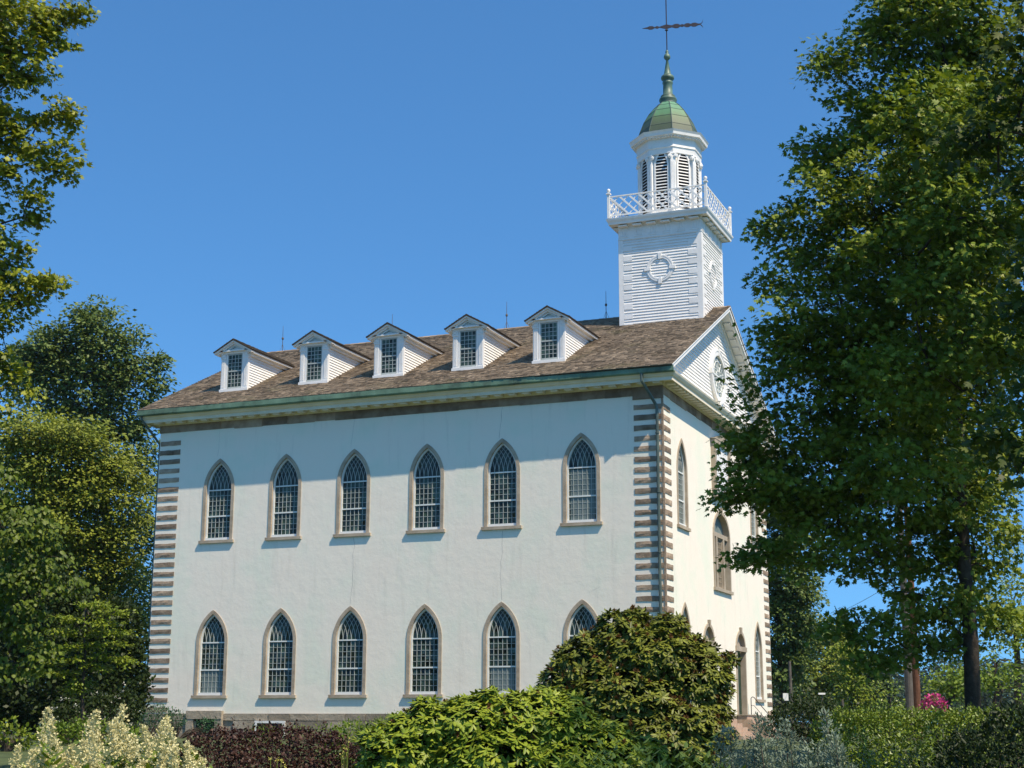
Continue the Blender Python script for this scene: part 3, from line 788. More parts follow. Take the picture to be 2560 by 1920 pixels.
for q in (-.06, 0, .06): pil_me.box(q-.012, q+.012, -.142, -.13, 23.55, 25.6)
for s in (-1, 1):
    t_ = [(s*.13+(.095-.02*k)*math.cos(k*.9), 25.88+(.095-.02*k)*math.sin(k*.9)) for k in range(4)]
    pil_me.prism([(s*.14+.1*math.cos(2*math.pi*i/12), 25.88+.1*math.sin(2*math.pi*i/12)) for i in range(12)], 1, -.18, -.05)
    pil_me.prism([(s*.14+.05*math.cos(2*math.pi*i/10), 25.88+.05*math.sin(2*math.pi*i/10)) for i in range(10)], 1, -.21, -.18)
pil_me = pil_me.mesh('pilaster'); pil_me.materials.append(MT['white'])
for k in range(8):
    a = k*math.pi/4
    o = link('louver', LM[0], None, belfry); o.location = (TCX+apo*math.cos(a), TY+apo*math.sin(a), 0); o.rotation_euler.z = a+math.pi/2
    for nm, me in (('louver_shade_sheet', LM[1]), ('slats', LM[2])):
        q = link(nm, me, None, belfry); q.location = o.location; q.rotation_euler = o.rotation_euler
    b = a+math.pi/8
    o = link('pilaster', pil_me, None, belfry); o.location = (TCX+(OR-.03)*math.cos(b), TY+(OR-.03)*math.sin(b), 0); o.rotation_euler.z = b+math.pi/2
dm = MB(); prof = [(1.52, 27.14), (1.50, 27.25), (1.40, 27.62), (1.20, 28.12), (.95, 28.55), (.68, 28.88), (.42, 29.12)]
dm.lathe(TCX, TY, prof, 8, PH)
dome = dm.build('dome', MT['dome'], church)
sm = MB()
for i in range(8):
    a = PH+i*math.pi/4; sm.tube([(TCX+r*math.cos(a), TY+r*math.sin(a), z+.005) for r, z in prof], .02, 5)
for r, z in prof[2:6]:
    pts = [(TCX+(r+.004)*math.cos(PH+i*math.pi/4), TY+(r+.004)*math.sin(PH+i*math.pi/4), z) for i in range(9)]
    sm.tube(pts, .012, 4)
sm.build('seams', MT['pipe'], dome)
fi = MB(); fi.lathe(TCX, TY, [(.40, 29.06), (.42, 29.14), (.36, 29.22), (.44, 29.30), (.42, 29.40), (.33, 29.46), (.36, 29.52), (.30, 29.58), (.235, 29.62), (.225, 30.15), (.26, 30.2), (.255, 30.27), (.23, 30.3), (.24, 30.37), (.31, 30.42), (.33, 30.5), (.30, 30.58), (.2, 30.66), (.17, 30.72), (.05, 31.43), (.10, 31.47), (.16, 31.55), (.165, 31.63), (.12, 31.74), (.06, 31.78), (.085, 31.86), (.06, 31.95), (.02, 31.98)], 20)
fi.build('finial', MT['patina'], church, smooth=True)
vn = MB(); vn.tube([(TCX, TY, 31.9), (TCX, TY, 36.2)], .028, 6); vn.lathe(TCX, TY, [(.03, 33.0), (.09, 33.03), (.03, 33.1)], 8)
vane = vn.build('weathervane', MT['iron'], church)
va = MB(); vdir = (0.975, .21)
prof_v = [(-1.28, .0), (-1.0, .045), (-.9, .09), (-.75, .085), (-.62, .02), (-.5, .075), (-.38, .02), (-.2, .07), (0, .12), (.2, .07), (.32, .05), (.5, .11), (.68, .11), (.8, .04), (.92, .075), (1.02, .04), (1.15, .1), (1.3, .1), (1.42, .05), (1.55, .1), (1.7, .1), (1.85, .04), (2.0, .03)]
prof_v = [(u*.84 if u > 0 else u*.93, v) for u, v in prof_v]
up_ = [(u, v) for u, v in prof_v]; dn = [(u, -v) for u, v in prof_v]
va.band(up_, dn, 1, -.02, .02)
va.band([(1.66, .03), (1.78, .12), (1.80, .24)], [(1.66, -.0), (1.74, .05), (1.80, .24)], 1, -.02, .02); va.band([(1.66, .0), (1.74, -.06), (1.80, -.2)], [(1.66, -.03), (1.72, -.1), (1.80, -.2)], 1, -.02, .02)
v = va.build('vane_arrow', MT['iron'], vane); v.location = (TCX, TY, 33.22); v.rotation_euler.z = math.atan2(vdir[1], vdir[0])

# ---- lightning rods, downspouts, cracks
for x in (-23.28, -16.88, -10.57, -5.40):
    r = MB(); r.tube([(x, TY, 18.55), (x, TY, 20.0)], [.022, .009], 5); r.lathe(x, TY, [(.01, 19.22), (.06, 19.28), (.06, 19.34), (.01, 19.4)], 8)
    for a in (0, 2.1, 4.2): r.tube([(x+.2*math.cos(a), TY+.2*math.sin(a), 18.5), (x, TY, 19.0)], .008, 4)
    r.build('lightning_rod', MT['polegrey'], church)
dp = MB(); dp.tube([(-.62, -.80, 13.40), (-.60, -.80, 13.06), (-.24, -.15, 12.2), (-.20, -.12, 12.0), (-.20, -.12, -.9)], .068, 8)
for z in (11.0, 8.6, 6.2, 3.8, 1.5): dp.lathe(-.2, -.12, [(.068, z), (.09, z+.01), (.09, z+.05), (.068, z+.06)], 8)
dp.build('downspout', MT['pipe'], church, smooth=False)
dp = MB(); dp.tube([(-LX-.55, -.8, 13.38), (-LX-.52, -.78, 13.2), (-LX-.12, .12, 12.2), (-LX-.1, .14, 12.0), (-LX-.1, .14, -.9)], .055, 8); dp.build('downspout', MT['pipe'], church)
def crack(x, z0, z1, seed, wd=.010, lean=0):
    r = random.Random(seed); n = max(4, int(abs(z1-z0)/.18)); pts = []; xx = x
    for i in range(n+1):
        pts.append((xx+lean*i/n, z0+(z1-z0)*i/n)); xx += r.uniform(-.045, .045)
    m = MB(); m.band([(a-wd*r.uniform(.5, 1), b) for a, b in pts], [(a+wd*r.uniform(.3, 1), b) for a, b in pts], 1, -.002, .004)
    m.build('crack', MT['crack'], church)
crack(-6.99, 12.6, 11.3, 1, lean=-.15); crack(-13.9, 7.4, 4.6, 2, lean=-.1); crack(-6.95, 7.4, 4.55, 3); crack(-14.0, 12.6, 11.35, 4, wd=.006); crack(-20.9, 12.55, 11.4, 8, wd=.005)
crack(-1.9, 10.2, 10.12, 5, wd=.005, lean=1.0)
crack(-3.2, 4.75, 5.0, 6, wd=.008, lean=.45)

# ---- entrance steps and hand rails
for i, y in enumerate(ys_door):
    st = MB(); st.box(.0+.095, .55, y-1.35, y+1.5, -1.2, -.0)
    for k in range(1, 6): st.box(.551+.23*(k-1), .55+.23*k, y-1.35, y+1.5, -1.2, -.17*k)
    s = st.build('entrance_steps', MT['brick'])
    cp = MB(); cp.box(.095, .59, y-1.4, y+1.55, .004, .045)
    cp.build('landing_slab', MT['found'], s)
    tag(s, ('brick entrance steps under the left green door, behind the large rhododendron' if i == 0 else 'brick entrance steps with stone landing under the right green door'), 'steps', 'entrance steps of the church')
rl = MB(); y = 13.12
rl.tube([(.16, y, .05), (.16, y, .80), (.22, y, .86), (.30, y, .84), (1.0, y, .02), (1.08, y, -.05), (1.09, y, -.55)], .020, 6); rl.tube([(.16, y, .48), (.30, y, .46), (1.0, y, -.36)], .013, 5)
tag(rl.build('handrail', MT['iron']), 'black iron handrail sloping down beside the right entrance door', 'handrail')
# base of the church empty at the ground, parts stay where they are
_b = Vector((-LX/2, WY/2, -1.0)); church.location = _b
for ch in church.children: ch.matrix_parent_inverse = Matrix.Translation(-_b)

# ================================================================== ground
def grid_ground():
    # fine near the place, coarse to the horizon
    xs = np.concatenate([np.linspace(-1500, -80, 16)[:-1], np.linspace(-80, 80, 81), np.linspace(80, 1500, 16)[1:]])
    ys = np.concatenate([np.linspace(-400, -80, 6)[:-1], np.linspace(-80, 80, 81), np.linspace(80, 2500, 22)[1:]])
    X, Y = np.meshgrid(xs, ys); Z = ground_z(X, Y)
    me = bpy.data.meshes.new('lawn'); nx, ny = len(xs), len(ys)
    v = np.stack([X, Y, Z], -1).reshape(-1, 3)
    f = [(j*nx+i, j*nx+i+1, (j+1)*nx+i+1, (j+1)*nx+i) for j in range(ny-1) for i in range(nx-1)]
    me.from_pydata(v.tolist(), [], f); return me
MT['grass'] = mottled('grass_ground', [(.035,.05,.016),(.065,.09,.03),(.09,.105,.04)], scale=.8, rough=.95, bump=.6, bscale=30, dirt=((.06,.045,.025), .35, .6))
tag(link('lawn', grid_ground(), MT['grass']), kind='structure')

# ================================================================== leaves
SHAPES = {
 'oval': (np.array([(0,0,0),(.30,.5,-.10),(.70,.42,-.12),(1,0,-.08),(.70,-.42,-.12),(.30,-.5,-.10)]), [(0,1,2,3),(0,3,4,5)]),
 'maple': (np.array([(0,0,0),(.10,.34,-.04),(.36,.5,-.10),(.40,.17,-.04),(.70,.40,-.12),(.66,.10,-.05),(1,0,-.12),(.66,-.10,-.05),(.70,-.40,-.12),(.40,-.17,-.04),(.36,-.5,-.10),(.10,-.34,-.04)]), [(0,1,2,3,4,5,6),(0,6,7,8,9,10,11)]),
 'heart': (np.array([(.08,0,0),(0,.22,-.05),(.25,.5,-.12),(.65,.33,-.12),(1,0,-.10),(.65,-.33,-.12),(.25,-.5,-.12),(0,-.22,-.05)]), [(0,1,2,3,4),(0,4,5,6,7)]),
 'diamond': (np.array([(0,0,0),(.45,.5,-.06),(1,0,-.08),(.45,-.5,-.06)]), [(0,1,2,3)]),
}
def unit(a): return a/np.maximum(np.linalg.norm(a, axis=-1, keepdims=True), 1e-9)
def rdir(n): return unit(rng.normal(size=(n, 3)))
def leaf_mesh(name, P, A, Nn, ln, wd, shape):
    T, F = SHAPES[shape]; n = len(P); k = len(T)
    A = unit(A); B = unit(np.cross(Nn, A)); Nn = np.cross(A, B)
    ln = np.broadcast_to(np.asarray(ln, float), (n,)); wd = np.broadcast_to(np.asarray(wd, float), (n,))
    V = P[:, None, :] + (T[None, :, 0, None]*ln[:, None, None])*A[:, None, :] + (T[None, :, 1, None]*wd[:, None, None])*B[:, None, :] + (T[None, :, 2, None]*ln[:, None, None])*Nn[:, None, :]
    me = bpy.data.meshes.new(name)
    me.vertices.add(n*k); me.vertices.foreach_set('co', V.astype(np.float32).ravel())
    pat = np.concatenate([np.array(f) for f in F]); tot = np.array([len(f) for f in F]); L = len(pat)
    me.loops.add(n*L); me.loops.foreach_set('vertex_index', (pat[None, :]+(np.arange(n)*k)[:, None]).astype(np.int32).ravel())
    me.polygons.add(n*len(F)); st = np.concatenate([[0], np.cumsum(tot)[:-1]])
    me.polygons.foreach_set('loop_start', (st[None, :]+(np.arange(n)*L)[:, None]).astype(np.int32).ravel())
    me.update(calc_edges=True); return me

LM_ = {
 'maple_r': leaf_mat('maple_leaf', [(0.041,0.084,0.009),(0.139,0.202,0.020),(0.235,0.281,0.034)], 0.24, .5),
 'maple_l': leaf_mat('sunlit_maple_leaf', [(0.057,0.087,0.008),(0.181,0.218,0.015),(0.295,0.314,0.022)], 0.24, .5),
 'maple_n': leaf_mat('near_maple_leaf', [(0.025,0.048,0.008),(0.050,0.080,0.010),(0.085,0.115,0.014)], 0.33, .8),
 'oak': leaf_mat('dark_tree_leaf', [(0.043,0.073,0.021),(0.103,0.155,0.039),(0.165,0.219,0.057)], 0.24, .4),
 'olive': leaf_mat('olive_tree_leaf', [(0.071,0.102,0.014),(0.173,0.215,0.028),(0.261,0.293,0.039)], 0.24, .4),
 'redbud': leaf_mat('heart_leaf', [(0.022,0.044,0.006),(0.073,0.113,0.010),(0.131,0.173,0.016)], 0.24, .9),
 'dogwood': leaf_mat('dogwood_leaf', [(0.045,0.083,0.007),(0.140,0.198,0.014),(0.225,0.263,0.021)], 0.24, .9),
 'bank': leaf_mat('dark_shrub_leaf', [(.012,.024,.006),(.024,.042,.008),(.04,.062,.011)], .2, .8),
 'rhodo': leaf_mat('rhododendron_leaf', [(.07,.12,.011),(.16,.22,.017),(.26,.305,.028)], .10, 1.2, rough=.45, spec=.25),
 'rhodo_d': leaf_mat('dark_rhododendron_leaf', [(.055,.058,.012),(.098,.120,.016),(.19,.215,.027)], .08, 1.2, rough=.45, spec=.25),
 'spent': leaf_mat('spent_bloom', [(.09,.042,.013),(.20,.10,.03)], .1, 2),
 'purple': leaf_mat('purple_leaf', [(.020,.010,.007),(.046,.022,.015),(.085,.044,.030)], .15, 2, tint=(1.4,.6,.5)),
 'plume': leaf_mat('cream_plume', [(.50,.45,.21),(.64,.59,.31),(.73,.69,.42)], .25, 3, tint=(1,1,.8)),
 'green': leaf_mat('perennial_leaf', [(0.054,0.101,0.014),(0.115,0.182,0.019),(0.176,0.236,0.027)], .25, 1.5),
 'blue': leaf_mat('blue_green_leaf', [(.11,.155,.105),(.175,.23,.16),(.25,.305,.22)], .2, 1.5, tint=(1,1,.9)),
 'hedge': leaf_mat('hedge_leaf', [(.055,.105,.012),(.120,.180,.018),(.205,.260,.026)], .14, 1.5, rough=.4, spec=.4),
 'shade': leaf_mat('shade_painted_leaf', [(.010,.020,.006),(.017,.031,.008),(.026,.044,.011)], .2, 1.5),  # shade over the lower right shrub is put into this leaf colour
 'conifer': leaf_mat('conifer_needles', [(.018,.038,.02),(.035,.06,.028)], .1, 1),
 'bgreen': leaf_mat('low_evergreen', [(.022,.07,.03),(.045,.115,.045)], .15, 1.5),
 'perenn': leaf_mat('shaded_broad_leaf', [(.03,.06,.014),(.055,.10,.022),(.085,.14,.03)], .25, 1.5),
 'pink': leaf_mat('pink_flower', [(.46,.04,.17),(.62,.09,.28)], .2, 3, tint=(1,.4,.7)),
 'whitef': leaf_mat('white_flower', [(.6,.6,.5),(.75,.75,.66)], .2, 3, tint=(1,1,1)),
 'yellow': leaf_mat('yellow_flower', [(.5,.43,.06),(.62,.55,.15)], .2, 3, tint=(1,1,.4)),
 'hill': leaf_mat('far_wood_leaf', [(.022,.042,.022),(.04,.07,.03),(.058,.088,.038)], .15, .05),
}
UP = np.array([0, 0, 1.0])

def px_blobs(D, lst):
    """(px, py, rx, ry[, depth offset]) -> centre, radii"""
    out = []
    for b in lst:
        off = b[4] if len(b) > 4 else 0.0
        d = D+off; c = at(b[0], b[1], d); s = d/CF; out.append((c, np.array([b[2]*s, b[2]*s, b[3]*s])))
    return out

def tree(name, label, cat, trunk, tr, blobs, mat, bough=(.8, .34), per_m3=1.0, leaves=45, ln=.13, wd=None, shape='maple', droop=.25, group=None, minb=3, twigs=.6, shell=.45, upn=.25, outn=.3, rnd=.55, barkmat='bark', lean=None, bmax=400):
    base = Vector(trunk[0]); root = empty(name, base)
    tag(root, label, cat, group)
    tb = MB(); T = [Vector(p) for p in trunk]; m = len(T)
    tb.tube([p-base for p in T], [tr[0]+(tr[1]-tr[0])*(i/(m-1))**.8 for i in range(m)], 9)
    P_, A_, N_ = [], [], []
    axis = np.array([p[:] for p in T]); nodes = [(p, 1.0) for p in T[1:]]
    blobs = sorted(blobs, key=lambda b: float(np.min(np.linalg.norm(axis-b[0], axis=1))))
    for c, rad in blobs:
        vol = 4.19*rad.prod(); nb = int(min(bmax, max(minb, vol*per_m3)))
        d = rdir(nb); rr = (shell+(1-shell)*rng.random(nb)**.6)[:, None]
        bc = c+d*rr*rad
        # limb
        cv = Vector(c); s = min(nodes, key=lambda q: (q[0]-cv).length*q[1]+(.9*max(0, q[0].z-cv.z)))[0]; nodes.append((cv, 1.0)); mid = s.lerp(cv, .5)+Vector((0, 0, -.12*(cv-s).length*.5))+Vector(rng.normal(size=3)*.15)
        rl = max(.014, tr[0]*.13*min(1.5, float(rad.mean())/1.5))
        limb = [s, s.lerp(mid, .5)+Vector(rng.normal(size=3)*.08), mid, mid.lerp(cv, .5)+Vector((0, 0, .05)), cv]
        tb.tube([p-base for p in limb], [rl*1.5, rl*1.25, rl, rl*.75, rl*.45], 6)
        for k in range(nb):
            if rng.random() < twigs:
                q = Vector(bc[k]); a = limb[int(rng.integers(2, 5))]; mm = a.lerp(q, .55)+Vector(rng.normal(size=3)*.1)
                tb.tube([a-base, mm-base, q-base], [rl*.35, rl*.22, .008], 4)
        bs = bough[0]*(.65+.7*rng.random(nb)); nl = int(leaves)
        idx = np.repeat(np.arange(nb), nl)
        g = rng.normal(size=(len(idx), 3))*.5; g = g/np.maximum(1, np.linalg.norm(g, axis=1, keepdims=True))
        tilt = rng.normal(size=(nb, 3))*.22
        loc = g*np.stack([bs, bs, bs*bough[1]], 1)[idx]
        loc[:, 2] += (loc[:, :2]*tilt[idx][:, :2]).sum(1) - .12*(loc[:, 0]**2+loc[:, 1]**2)/bs[idx]
        P_.append(bc[idx]+loc)
        out = loc*np.array([1, 1, .3])+.35*(bc[idx]-c)/rad.mean()
        A_.append(unit(out+rng.normal(size=loc.shape)*.35)+np.array([0, 0, -droop]))
        N_.append(unit(upn*UP+.75*np.array(SUN_DIR)+rng.normal(size=loc.shape)*rnd+outn*unit(bc[idx]-np.array(base)-np.array([0, 0, 5.0]))))
    P, A, Nn = map(np.concatenate, (P_, A_, N_)); b = np.array(base)
    sz = ln*(.65+.6*rng.random(len(P)))
    crown = link('crown', leaf_mesh('crown', P-b, A, Nn, sz, sz*(wd or (.95 if shape in ('maple', 'heart') else .6)), shape), LM_[mat], root)
    tb.build('trunk', MT[barkmat], root, smooth=True)
    return root

def gp(px, depth, dz=0.0):
    """point on the ground at a distance, on the column px"""
    p = at(px, 1800, depth)
    return np.array([p[0], p[1], ground_z(p[0], p[1])+dz])
def trunk_path(base, top, k=6, wob=.15):
    base, top = np.array(base), np.array(top); pts = []
    for i in range(k+1):
        t = i/k; p = base+(top-base)*t
        if 0 < i < k: p = p+np.append(rng.normal(size=2)*wob, 0)
        pts.append(tuple(p))
    return pts
def tp(px, py, D): return at(px, py, D)

# ---- the big maple on the right
D = 37.0
b = gp(2430, D); tr_pts = [tuple(b), tuple(at(2427, 1600, D)), tuple(at(2412, 1420, D)), tuple(at(2400, 1200, D)), tuple(at(2392, 1000, D)), tuple(at(2380, 780, D)), tuple(at(2370, 500, D)), tuple(at(2360, 150, D))]
tree('maple_tree', 'tall green maple with dark shaded underside beside the gabled front of the church', 'tree', tr_pts, (.215, .06), px_blobs(D, [
 (2340,-140,170,150),(2330,40,180,150),(2240,120,110,90),(2130,150,75,45,-.5),(2080,180,35,22,-.5),(2230,300,170,100),(2380,260,200,140,1),(2110,390,110,55),(2035,365,40,25),(2060,420,55,30),
 (2480,170,140,170,1),(2170,480,190,90,-1),(2360,480,190,130,.5),(2035,560,110,70),(1950,560,40,32),(2070,620,150,80),(2280,680,220,120),(2460,620,140,170,1),
 (1980,690,85,60),(2110,780,180,90,-1),(2005,800,110,75),(1950,850,55,45),(2290,880,220,120,.5),(2470,850,120,160,1),(2050,910,160,90),(1978,960,95,65),(1908,1040,80,45),(1848,1105,40,24),
 (2180,1020,210,110),(2038,1070,130,80),(2400,1060,170,130,1),(1948,1130,90,50),(1868,1170,50,35),(2080,1180,190,100,-.5),(1928,1225,100,45),(1848,1240,35,26),(2280,1210,190,110),(1998,1285,110,55),(1898,1385,42,20),(1933,1370,35,18),
 (2100,1330,150,75),(2060,1410,60,30),(2200,1400,90,75),(2280,1370,130,90,1),(2420,1300,150,110,1),(2520,1200,90,160,2),(2330,1500,130,70),(2210,1590,110,40),(2130,1560,40,16),(2300,1610,110,55),(2380,1590,80,70,1),(2480,1440,100,90,1),(2540,1560,70,60,2),(2450,1560,90,60,1.5),(2180,1660,35,25),(2360,330,170,150,-3.6),(2440,540,180,160,-4.2),(2290,640,160,130,-3.4),(2480,780,150,150,-4.2),(2330,930,170,130,-3.4),(2480,950,110,150,-3),(2250,1150,150,90,-2.6)]),
 'maple_r', bough=(.70, .42), per_m3=2.6, leaves=98, ln=.155, minb=4, shell=.3, twigs=.3)

# ---- overhanging maple at the right edge, nearer
D = 19.0
b = gp(2960, 25)
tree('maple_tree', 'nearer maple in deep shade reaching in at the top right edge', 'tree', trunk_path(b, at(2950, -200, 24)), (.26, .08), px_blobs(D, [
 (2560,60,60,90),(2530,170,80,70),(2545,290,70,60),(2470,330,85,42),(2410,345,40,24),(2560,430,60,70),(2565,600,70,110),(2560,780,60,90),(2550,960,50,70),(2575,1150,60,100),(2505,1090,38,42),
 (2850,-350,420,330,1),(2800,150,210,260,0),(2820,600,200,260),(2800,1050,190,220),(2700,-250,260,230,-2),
 (2790,120,165,200,13),(2790,420,165,180,13),(2785,680,155,150,13),(3010,50,220,220,13),(3010,380,220,220,13),(3010,700,220,180,13),(3230,150,200,250,13),(3230,520,200,220,13)]),  # unseen crown parts, added to shade the lower half of the right maple
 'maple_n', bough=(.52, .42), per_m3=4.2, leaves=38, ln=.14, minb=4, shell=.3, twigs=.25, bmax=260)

# ---- maple at the left edge
D = 34.0
b = gp(-330, D)
tree('maple_tree', 'sunlit yellow green maple reaching in from the top left edge', 'tree', trunk_path(b, at(-250, 0, D)), (.32, .1), px_blobs(D, [
 (24,40,130,80),(134,20,65,35),(184,20,28,16),(44,130,110,60),(134,100,40,30),(4,190,70,50),(74,190,45,25),
 (44,280,90,40),(124,275,60,28),(179,290,28,16),(4,330,80,45),(79,340,70,40),(154,385,30,45),(94,410,55,45),(149,430,28,35),(34,420,60,45),(74,500,40,35),(89,535,22,25),
 (-6,600,60,45),(44,630,50,35),(14,680,85,42),(84,700,50,26),(124,700,18,12),(-6,760,75,45),(49,760,40,30),(-1,830,50,40),(4,900,55,50),(34,960,40,45),(-6,1000,40,50),
 (-6,60,60,70),(-6,320,50,60),(4,230,50,50),(-11,440,40,50),(-11,680,50,60),(-11,940,40,60),(-1,560,30,40),(-170,100,150,180),(-180,420,160,180),(-150,740,140,170),(-130,1000,120,130)]),
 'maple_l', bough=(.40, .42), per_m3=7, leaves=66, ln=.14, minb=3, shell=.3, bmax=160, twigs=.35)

# ---- tall tree beyond the far corner
D = 94.0
b = gp(285, D)
tree('oak_tree', 'tall dark green tree rising behind the far left end of the church roof', 'tree', trunk_path(b, at(250, 850, D)), (.5, .12), px_blobs(D, [
 (100,850,60,50),(60,920,60,60),(390,930,28,40),(235,810,70,52),(215,775,30,22),(150,870,80,60),(265,875,85,60),(320,850,40,45),(345,900,45,50),(115,960,80,70),(220,960,90,70),(310,960,70,70),(385,975,28,45),(180,1060,90,60),(280,1060,80,70),(360,1080,55,60),
 (70,900,50,60),(340,1180,60,70),(380,1260,50,70),(340,1330,55,80),(380,1420,45,80),(330,1480,50,60),(370,1560,40,70)]),
 'oak', bough=(.95, .6), per_m3=1.15, leaves=85, ln=.29, shape='diamond', minb=6, shell=.35, twigs=.4)

# ---- olive tree in front of it
D = 78.0
b = gp(170, D)
tree('leafy_tree', 'olive green spreading tree at the left of the church, below the tall dark tree', 'tree', trunk_path(b, at(170, 1200, D)), (.3, .1), px_blobs(D, [
 (110,1085,110,45),(200,1100,60,45),(30,1130,90,60),(260,1140,60,40),(150,1160,110,60),(320,1190,45,40),(240,1220,100,60),(60,1240,120,70),(330,1260,40,45),(180,1310,130,70),(300,1330,50,45),(80,1370,130,70),
 (230,1410,110,65),(310,1430,45,50),(130,1480,130,70),(260,1510,80,60),(20,1480,90,90),(310,1560,45,60),(60,1610,120,80),(200,1610,120,80),(310,1660,50,60),(120,1550,140,70)]),
 'olive', bough=(1.15, .42), per_m3=1.7, leaves=130, ln=.23, shape='diamond', minb=5, shell=.4, twigs=.3)

# ---- heart-leaved tree, nearer
D = 33.0
b = gp(-60, D)
tree('redbud_tree', 'tree with drooping heart shaped leaves at the left edge below the maple', 'tree', trunk_path(b, at(0, 1300, D)), (.12, .04), px_blobs(D, [
 (10,1200,70,70),(30,1320,110,60),(110,1400,70,40),(40,1420,100,60),(150,1460,50,25),(60,1500,80,40),(10,1560,80,50),(85,1580,50,40),(110,1650,30,25),(20,1660,50,40),(60,1300,70,40)]),
 'redbud', bough=(.40, .5), per_m3=9, leaves=46, ln=.105, shape='heart', minb=5, droop=1.3, shell=.3, outn=.2, upn=.9)

# ---- dogwood in flat layers
D = 47.0
b = gp(210, D); s = D/CF
root = tree('dogwood_tree', 'small dogwood with bright foliage in flat layers, left of the church corner', 'tree', trunk_path(b, at(215, 1520, D), wob=.05), (.07, .03), px_blobs(D, [
 (x, y, r, 7) for x, y, r in ((235,1512,45),(290,1530,38),(170,1545,45),(255,1555,55),(150,1578,50),(215,1583,50),(290,1580,35),(130,1622,48),(200,1615,55),(275,1610,45),(110,1655,45),(180,1648,60),(250,1640,50),(310,1650,25),(90,1682,45),(165,1680,50),(235,1668,40),(205,1705,45),(190,1722,30),(120,1610,30))]),
 'dogwood', bough=(.34, .14), per_m3=30, leaves=26, ln=.10, shape='oval', minb=12, droop=.1, upn=2.2, shell=.1, twigs=.2)

# ---- trees behind on the right
def far_tree(px, D, blobs, mat, label, top, name='leafy_tree', ln=.3, per=1.2, group='trees beyond the church on the right', **k):
    b = gp(px, D); return tree(name, label, 'tree', trunk_path(b, at(px, top, D)), (.3, .08), px_blobs(D, blobs), mat, bough=(.9*max(1, D/110), .5), per_m3=per*1.5, leaves=60, ln=ln, shape='diamond', minb=5, twigs=.3, group=group, **k)
far_tree(1950, 100, [(1940,1180,60,60),(1975,1260,70,70),(1930,1340,80,70),(1995,1370,55,60),(1960,1450,80,70),(2010,1470,45,55),(1940,1550,90,70),(2000,1570,50,60),(1950,1660,80,60),(2000,1650,40,40)], 'oak', 'tall mid green tree directly behind the right front corner of the church', 1250, ln=.3)
far_tree(2075, 140, [(2060,1580,60,40),(2020,1620,50,50),(2100,1620,55,50),(2060,1670,80,55),(2000,1690,60,60),(2110,1690,60,60),(2050,1740,70,40)], 'olive', 'rounded olive green tree left of the pointed conifer', 1620, ln=.36, per=.5)
far_tree(2135, 118, [(2120,1640,40,40),(2150,1680,35,45),(2110,1720,40,50),(2165,1730,35,45)], 'dogwood', 'small yellowish green tree in front of the pointed conifer', 1680, ln=.28)
far_tree(2185, 128, [(2175,1650,30,40),(2195,1690,30,50),(2170,1720,40,50),(2205,1750,30,40)], 'bank', 'dark brownish green tree between the conifer and the wooden poles', 1680, ln=.3)
far_tree(2222, 112, [(2215,1745,16,45),(2228,1765,16,35)], 'hedge', 'narrow bright green young tree just left of the wooden poles', 1740, ln=.24)
far_tree(2540, 72, [(2545,1480,60,50),(2500,1530,40,40),(2560,1560,70,60),(2500,1590,30,30)], 'dogwood', 'light green feathery tree at the right edge behind the maple trunk', 1530, ln=.22)
far_tree(2490, 58, [(2530,1650,70,45),(2440,1680,40,35),(2490,1720,60,45),(2570,1710,60,50)], 'green', 'bright green bushy tree at the right edge above the hedge', 1660, ln=.17)
far_tree(2380, 66, [(2375,1700,45,35),(2350,1725,35,30),(2400,1730,40,35),(2410,1690,30,25)], 'green', 'rounded light green bush tree behind the pink azalea', 1720, ln=.19)
far_tree(2040, 84, [(2000,1750,45,35),(2050,1765,50,35),(2090,1775,30,28),(1960,1775,40,35)], 'bank', 'dark low tree mass right of the entrance steps', 1760, ln=.2)
# conifer
D = 145.0; b = gp(2117, D); root = empty('conifer_tree', b); tag(root, 'pointed dark conifer standing above the rounded trees', 'tree')
s = D/CF; top = at(2117, 1508, D); H = top[2]-b[2]
tb = MB(); tb.tube([(0, 0, 0), (0, 0, H*.97)], [.3, .04], 7); tb.build('trunk', MT['bark'], root)
n = 14000; t = rng.random(n)**.55; lay = np.floor(t*26)/26; rad = (1-(1-t))*0; z = H*(1-t); rmax = .03+t*H*.36
ang = rng.random(n)*6.28; jag = .75+.25*np.cos(ang*7+lay*40); r = rmax*jag*(rng.random(n)**.5)*(1-.35*((t*26) % 1))
P = np.stack([r*np.cos(ang), r*np.sin(ang), z-.25*r], 1); A = np.stack([np.cos(ang), np.sin(ang), -.35+0*ang], 1)
link('crown', leaf_mesh('crown', P, A, unit(UP+rng.normal(size=(n, 3))*.4), .5, .22, 'diamond'), LM_['conifer'], root)

# ---- far wooded hill that closes the horizon
P_ = []
for px in np.arange(-500, 3100, 26):
    for row in range(3):
        D = 330+70*row+rng.uniform(-20, 20); s = D/CF
        top = 1718+16*math.sin(px*.006+row)+rng.uniform(-12, 12)-22*row
        if px > 2150: top -= 22
        c = at(px, top+40, D); n = 300; g = rdir(n)*(.55+.45*rng.random((n, 1)))*np.array([4.2, 4.2, 4.5])
        P_.append(c+g)
        g = rng.normal(size=(70, 3))*np.array([3.5, 3.5, 3.0]); P_.append(c+g-np.array([0, 0, 7.0]))
P = np.concatenate(P_); n = len(P)
tag(link('far_woods', leaf_mesh('far_woods', P, rdir(n)*np.array([1, 1, .4]), unit(UP+rng.normal(size=(n, 3))*.6), .9+.5*rng.random(n), .8, 'diamond'), LM_['hill']), 'hazy wooded hillside far behind the poles', 'woods', kind='stuff')

